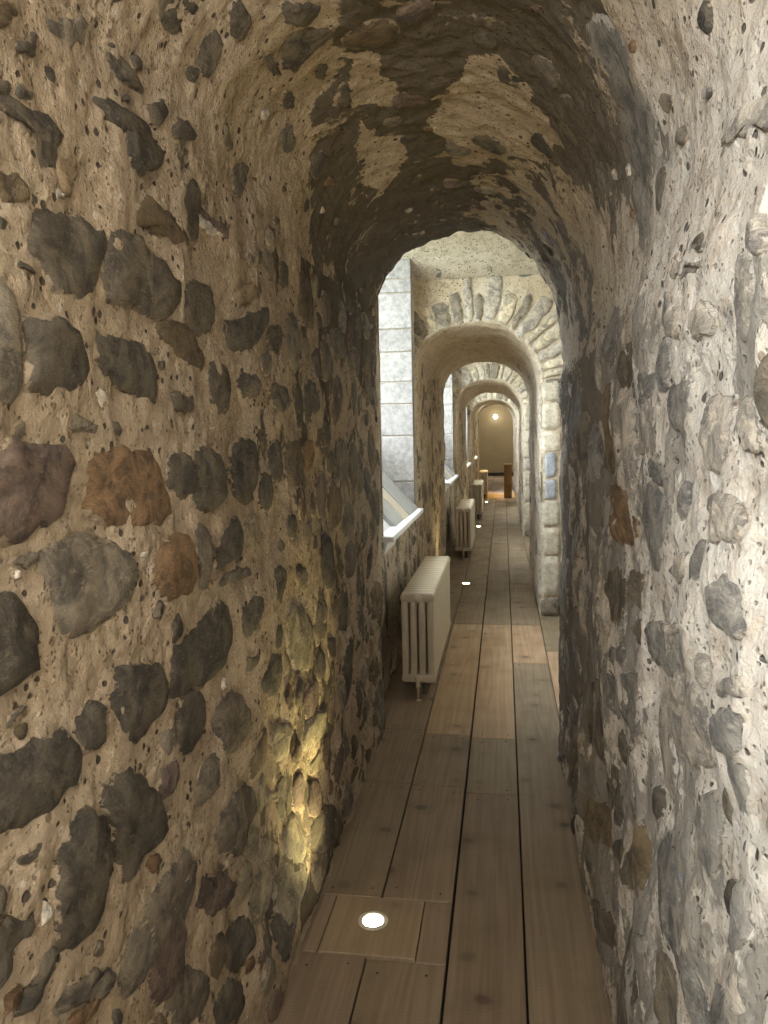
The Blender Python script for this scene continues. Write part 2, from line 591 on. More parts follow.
class Tunnel:
    def __init__(t, y0, y1, a, b):
        """a, b: (L, R, CX, SL, SR, CZ) at either end"""
        t.y0, t.y1, t.a, t.b = y0, y1, np.array(a, float), np.array(b, float)
    def params(t, y):
        k = min(max((y - t.y0) / (t.y1 - t.y0), 0), 1)
        return t.a * (1 - k) + t.b * k
    def surf(t, y, s):
        """points and normals for arrays y, s of one shape (few distinct y is fine)"""
        y = np.asarray(y, float)
        s = np.asarray(s, float)
        x = np.empty_like(s); z = np.empty_like(s); nx = np.empty_like(s); nz = np.empty_like(s)
        if np.allclose(t.a, t.b):
            P, S = profile(*t.a)
            x, z, nx, nz = prof_at(P, S, s)
        else:
            for yy in np.unique(y):
                m = y == yy
                P, S = profile(*t.params(yy))
                x[m], z[m], nx[m], nz[m] = prof_at(P, S, s[m])
        return np.stack([x, y, z], -1), np.stack([nx, np.zeros_like(nx), nz], -1)
    def lens(t):
        P, S = profile(*t.a)
        return t.a[3], S[-1] - t.a[4], S[-1]

P1 = Tunnel(0.3, 4.22, (-.655, .298, -.175, 2.2, 1.96, 2.60), (-.655, .298, -.175, 2.2, 1.96, 2.60))
P2 = Tunnel(6.70, 9.3, (-.735, .312, -.20, 2.15, 1.95, 2.51), (-.680, .300, -.19, 2.05, 1.90, 2.40))
P3 = Tunnel(11.9, 13.9, (-.680, .290, -.18, 2.00, 1.86, 2.37), (-.640, .280, -.18, 1.93, 1.82, 2.28))
P4 = Tunnel(16.7, 18.5, (-.660, .275, -.18, 1.95, 1.82, 2.27), (-.650, .270, -.18, 1.95, 1.82, 2.27))
P5 = Tunnel(21.0, 21.8, (-.660, .285, -.18, 1.95, 1.82, 2.36), (-.660, .285, -.18, 1.95, 1.82, 2.36))
P0 = Tunnel(-3.6, -2.4, (-.655, .298, -.175, 2.2, 1.96, 2.60), (-.655, .298, -.175, 2.2, 1.96, 2.60))
TUNNELS = [P0, P1, P2, P3, P4, P5]

def in_poly(px, py, poly):
    r = np.zeros(px.shape, bool)
    n = len(poly)
    for i in range(n):
        x0, y0 = poly[i]
        x1, y1 = poly[(i + 1) % n]
        c = ((y0 > py) != (y1 > py))
        with np.errstate(divide='ignore', invalid='ignore'):
            r ^= c & (px < (x1 - x0) * (py - y0) / (y1 - y0 + 1e-15) + x0)
    return r

# patches of bare tan mortar on the darkened vault, as (distance along the passage, distance round the vault)
BARE = [[(2.426, 2.869), (2.16, 3.015), (2.139, 3.085), (2.204, 3.197), (2.418, 3.295), (2.615, 3.266), (2.878, 3.082), (3.012, 2.946), (2.891, 2.862), (2.667, 2.897)],
        [(2.02, 2.66), (2.148, 2.726), (2.258, 2.786), (2.389, 2.782), (2.425, 2.73), (2.329, 2.64)],
        [(2.418, 2.649), (2.722, 2.737), (2.926, 2.689), (3.058, 2.556), (2.563, 2.58)],
        [(1.58, 3.33), (1.173, 3.45), (0.3, 3.45), (0.3, 3.80), (1.093, 3.80), (1.27, 3.76), (1.535, 3.60), (1.60, 3.50)]]
HALF = [[(3.11, 3.0), (2.508, 3.331), (2.317, 3.584), (2.496, 3.842), (3.323, 3.80), (4.3, 3.6), (4.3, 3.0)]]

def tone_p1(y, s):
    w = np.stack([y, s, np.zeros_like(y)], -1)
    yy = y + 0.07 * fbm(w * 6.0 + 2.0, 3)
    ss = s + 0.07 * fbm(w * 6.0 + 31.0, 3)
    t = np.zeros_like(y)
    # dark stain and rubble over the crown, with vault shading coloured in
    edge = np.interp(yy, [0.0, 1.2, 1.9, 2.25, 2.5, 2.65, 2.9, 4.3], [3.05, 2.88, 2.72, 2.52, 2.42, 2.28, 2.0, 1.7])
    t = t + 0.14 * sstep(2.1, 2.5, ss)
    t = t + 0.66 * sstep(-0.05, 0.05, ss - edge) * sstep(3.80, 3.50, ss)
    for poly in BARE:
        t[in_poly(yy, ss, poly)] = 0.10
    for poly in HALF:
        t[in_poly(yy, ss, poly)] = 0.44
    return t

left, vault, right, bay = Multi(), Multi(), Multi(), Multi()

def add_tunnel(t, res, tone_fn):
    sl, sr, st = t.lens()
    ny = max(8, int((t.y1 - t.y0) / res))
    y = np.linspace(t.y0, t.y1, ny)
    for which, s0, s1, mult in (('l', -0.03, sl, left), ('c', sl, sr, vault), ('r', sr, st - 0.001, right)):
        ns = max(8, int((s1 - s0) / res))
        s = np.linspace(s0, s1, ns)
        Y, S_ = np.meshgrid(y, s, indexing='ij')
        P, N = t.surf(Y, S_)
        d = relief(P)
        # rounded, battered arrises at both ends of the passage
        fl = 0.06 * sstep(t.y1 - 0.30, t.y1 + 0.02, Y) ** 2 + 0.03 * sstep(t.y0 + 0.08, t.y0 - 0.02, Y) ** 2
        d = d - fl
        if which == 'c':
            d = d + 0.016 * fbm(P * 9.0 + 70.0, 2) * sstep(2.6, 3.8, Y) * (Y < 5)
        if which == 'l' and t is P1:
            d = d + left_low(P)
        if which == 'r' and t is P1:
            k = sstep(sr - 0.01, sr + 0.12, S_) * sstep(t.y1, t.y1 - 0.6, Y)
            d = d + k * (right_low(P) + 0.012 * (0.75 - np.abs(fbm(P * np.array([12, 12, 6]) + 25.0, 2))))
        fade = sstep(-0.05, 0.05, P[..., 2])
        P = P + N * (d * (0.4 + 0.6 * fade))[..., None]
        cream = {'l': 0.0, 'r': 1.0}.get(which, sstep(sl + .62 * (sr - sl), sr - 0.02, S_ + 0.12 * fbm(P * 5.0, 2)) if which == 'c' else 0) * (1 - 0.55 * sstep(1.5, 2.8, Y))  # cream fades with depth, colouring in the weaker light farther along
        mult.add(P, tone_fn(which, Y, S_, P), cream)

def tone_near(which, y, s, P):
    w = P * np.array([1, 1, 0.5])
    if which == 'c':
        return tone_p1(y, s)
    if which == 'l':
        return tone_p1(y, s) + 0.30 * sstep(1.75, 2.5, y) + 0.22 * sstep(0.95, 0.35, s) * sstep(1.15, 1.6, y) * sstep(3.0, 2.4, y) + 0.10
    k = sstep(3.78, 4.05, s)
    return tone_p1(y, s) * (1 - k) + k * (0.38 + 0.55 * fbm(w * 3.6 + 8.0, 2) + 0.26 * sstep(1.3, 2.4, y)) + 0.12 * sstep(1.5, 2.2, y)  # right wall darkens with depth, its daylight falloff put into the tone

def tone_far(which, y, s, P):
    return 0.30 + 0.25 * fbm(P * 3.0 + 8.0, 2) - (0.18 if which == 'c' else 0.0)

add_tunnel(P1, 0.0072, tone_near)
add_tunnel(P2, 0.022, tone_far)
for t in (P0, P3, P4, P5):
    add_tunnel(t, 0.035, tone_far)

# ------------------------------------------------------------------ bays between the tunnels
WALL_L, WALL_R, GLASS_X = -0.745, 0.49, -1.26
BAYS = []      # (y0, y1, window y0, window y1, top)
for k in range(5):
    y0, y1 = TUNNELS[k].y1, TUNNELS[k + 1].y0
    BAYS.append((y0, y1, y0 + 0.45, y1 - (0.25 if k else 0.12), 3.2 if k < 2 else 3.0))
SILL = 0.95

def sheet(mult, fn, us, vs, tone, amp=1.0):
    """fn(u, v) -> point, normal arrays"""
    U_, V_ = np.meshgrid(us, vs, indexing='ij')
    P, N = fn(U_, V_)
    P = P + N * (relief(P) * amp)[..., None]
    mult.add(P, tone + 0.25 * fbm(P * 3.0 + 4.0, 2), 0.35 if mult is left else (0.5 if mult is vault else 1.0))

def const(x, n):
    return lambda u, v: (np.stack([np.full_like(u, x), u, v], -1), np.broadcast_to(np.array(n, float), u.shape + (3,)))

def bay_top(b, y):
    return b[4] - 0.30 + 0.40 * np.sin(np.pi * np.clip((y - b[0]) / (b[1] - b[0]), 0, 1))

for k, b in enumerate(BAYS):
    res = 0.02 if k == 1 else 0.04
    y0, y1, w0, w1, top = b
    def rngs(a, c):
        return np.linspace(a, c, max(3, int((c - a) / res)))
    sheet(left, const(WALL_L, (1, 0, 0)), rngs(y0 - 0.06, y1 + 0.06), rngs(-0.03, SILL), 0.42)
    sheet(left, const(WALL_L, (1, 0, 0)), rngs(y0 - 0.06, w0), rngs(SILL - 0.02, top + 0.12), 0.3)
    sheet(left, const(WALL_L, (1, 0, 0)), rngs(w1, y1 + 0.06), rngs(SILL - 0.02, top + 0.12), 0.3, 0.5)
    sheet(right, const(WALL_R, (-1, 0, 0)), rngs(y0 - 0.06, y1 + 0.06), rngs(-0.03, top + 0.12), 0.05)
    # near side reveal of the embrasure
    sheet(left, lambda u, v, w0=w0: (np.stack([u, np.full_like(u, w0), v], -1), np.broadcast_to(np.array((0, 1.0, 0)), u.shape + (3,))),
          rngs(-1.36, WALL_L + 0.01), rngs(SILL - 0.06, top + 0.12), 0.1, 0.3)
    # shallow cross vault running through to the window
    def cf_(u, v, b=b):
        return np.stack([u, v, bay_top(b, v)], -1), np.broadcast_to(np.array((0, 0, -1.0)), u.shape + (3,))
    sheet(vault, cf_, rngs(-1.36, WALL_R + 0.05), rngs(y0 - 0.06, y1 + 0.06), 0.15, 0.6)

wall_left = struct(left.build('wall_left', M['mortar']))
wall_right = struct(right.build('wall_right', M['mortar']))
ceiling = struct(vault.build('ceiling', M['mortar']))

# ------------------------------------------------------------------ stones
PALETTE = {'k': (.125, .109, .083), 'd': (.160, .136, .102), 'g': (.23, .20, .155), 'o': (.16, .122, .075), 't': (.29, .22, .14), 'w': (.62, .57, .50),
           'b': (.225, .145, .082), 'p': (.18, .135, .110), 'l': (.33, .29, .205), 'v': (.42, .375, .315), 'G': (.25, .235, .21), 'B': (.31, .325, .345),
           'c': (.52, .46, .355), 'e': (.46, .40, .30)}

def chaikin(p, n):
    for _ in range(n):
        q = np.roll(p, -1, 0)
        p = np.stack([.75 * p + .25 * q, .25 * p + .75 * q], 1).reshape(-1, 2)
    return p

def resample(p, n):
    q = np.vstack([p, p[:1]])
    l = np.r_[0, np.cumsum(np.hypot(*np.diff(q, axis=0).T))]
    t = np.linspace(0, l[-1], n, endpoint=False)
    return np.stack([np.interp(t, l, q[:, 0]), np.interp(t, l, q[:, 1])], 1)

def add_stone(name, poly, surf, parent, color, h=0.012, n=22, mt='stone', rings=None, soft=1, jit=0.004, rough=0.4, edge=0.016):
    """a lump of stone bedded in the wall face; surf(a, b, height) -> xyz"""
    p = chaikin(np.array(poly, float), soft)
    p = resample(p, n)
    w = np.c_[p * 30.0, np.full(n, rng.random() * 50)]
    p = p + jit * np.c_[fbm(w, 2), fbm(w + 9.1, 2)]
    c = p.mean(0)
    h = h * 0.62
    rings = rings or ((1.12, -edge, 0.0), (1.04, -0.002, .3), (0.95, h * 0.55, 0.7), (0.70, h, 1.0), (0.36, h * 1.05, 1.0))
    rim = []
    pts, hs, ns = [], [], []
    for f, hh, r in rings:
        pts.append(c + (p - c) * f)
        hs.append(np.full(n, hh))
        ns.append(np.full(n, r))
        rim.append(np.full(n, np.interp(f, [0, .55, .80, .97, 1.06], [-.25, -.12, .10, .52, .85])))
    pts.append(c[None])
    hs.append([h * 1.05])
    ns.append([1.0])
    rim.append([-.25])
    pts = np.concatenate(pts)
    hs = np.concatenate(hs)
    ns = np.concatenate(ns)
    w = np.c_[pts * 24.0, np.full(len(pts), rng.random() * 90)]
    hs = hs + ns * max(h, .006) * rough * (fbm(w, 2) + 0.6 * fbm(w * 0.35 + 5, 1))
    v = surf(pts[:, 0], pts[:, 1], hs)
    fs = []
    for i in range(len(rings) - 1):
        for k in range(n):
            k2 = (k + 1) % n
            fs.append((i * n + k, i * n + k2, (i + 1) * n + k2, (i + 1) * n + k))
    o = (len(rings) - 1) * n
    for k in range(n):
        fs.append((o + k, o + (k + 1) % n, len(pts) - 1))
    a, b_, c_ = v[fs[0][0]], v[fs[0][1]], v[fs[0][2]]
    ob = link(name, v, fs, M[mt], parent, True, tuple(v[-1]), {'rim': np.concatenate(rim)})
    j = 1 + rng.uniform(-0.12, 0.12)
    col = PALETTE[color] if isinstance(color, str) else color
    ob.color = (col[0] * j, col[1] * j, col[2] * j, 1)
    return ob

def tunnel_surf(t, low=True):
    def f(a, b, h):
        P, N = t.surf(np.clip(a, t.y0 + 0.01, t.y1 - 0.01), b)
        d = relief_low(P) + 0.25 * 0.011 * fbm(P * np.array([1, 1, .62]) * 7.5 + 3.1, 2)
        d = d - 0.06 * sstep(t.y1 - 0.30, t.y1 + 0.02, P[..., 1]) ** 2 - 0.03 * sstep(t.y0 + 0.08, t.y0 - 0.02, P[..., 1]) ** 2
        if t is P1:
            sr = t.lens()[1]
            d = d + left_low(P) * (b < 2.2)
            d = d + sstep(sr - 0.01, sr + 0.12, b) * sstep(t.y1, t.y1 - 0.6, P[..., 1]) * (right_low(P) + 0.006)
        return P + N * (d + h)[:, None]
    return f

class Occ:
    """what of a wall face already carries a stone"""
    def __init__(s, y0, y1, s0, s1, cell=0.012):
        s.y0, s.s0, s.cell = y0, s0, cell
        s.g = np.zeros((int((y1 - y0) / cell) + 2, int((s1 - s0) / cell) + 2), bool)
        i, j = np.indices(s.g.shape)
        s.cy, s.cs = y0 + (i + .5) * cell, s0 + (j + .5) * cell
    def test(s, poly, put, limit=0.06):
        poly = np.asarray(poly)
        lo, hi = poly.min(0), poly.max(0)
        i0, i1 = [int(np.clip((v - s.y0) / s.cell, 0, s.g.shape[0])) for v in (lo[0], hi[0] + s.cell)]
        j0, j1 = [int(np.clip((v - s.s0) / s.cell, 0, s.g.shape[1])) for v in (lo[1], hi[1] + s.cell)]
        if i1 <= i0 or j1 <= j0:
            return False
        m = in_poly(s.cy[i0:i1, j0:j1], s.cs[i0:i1, j0:j1], poly)
        hit = (m & s.g[i0:i1, j0:j1]).sum() / max(1, m.sum())
        if put or hit < limit:
            s.g[i0:i1, j0:j1] |= m
            return True
        return False

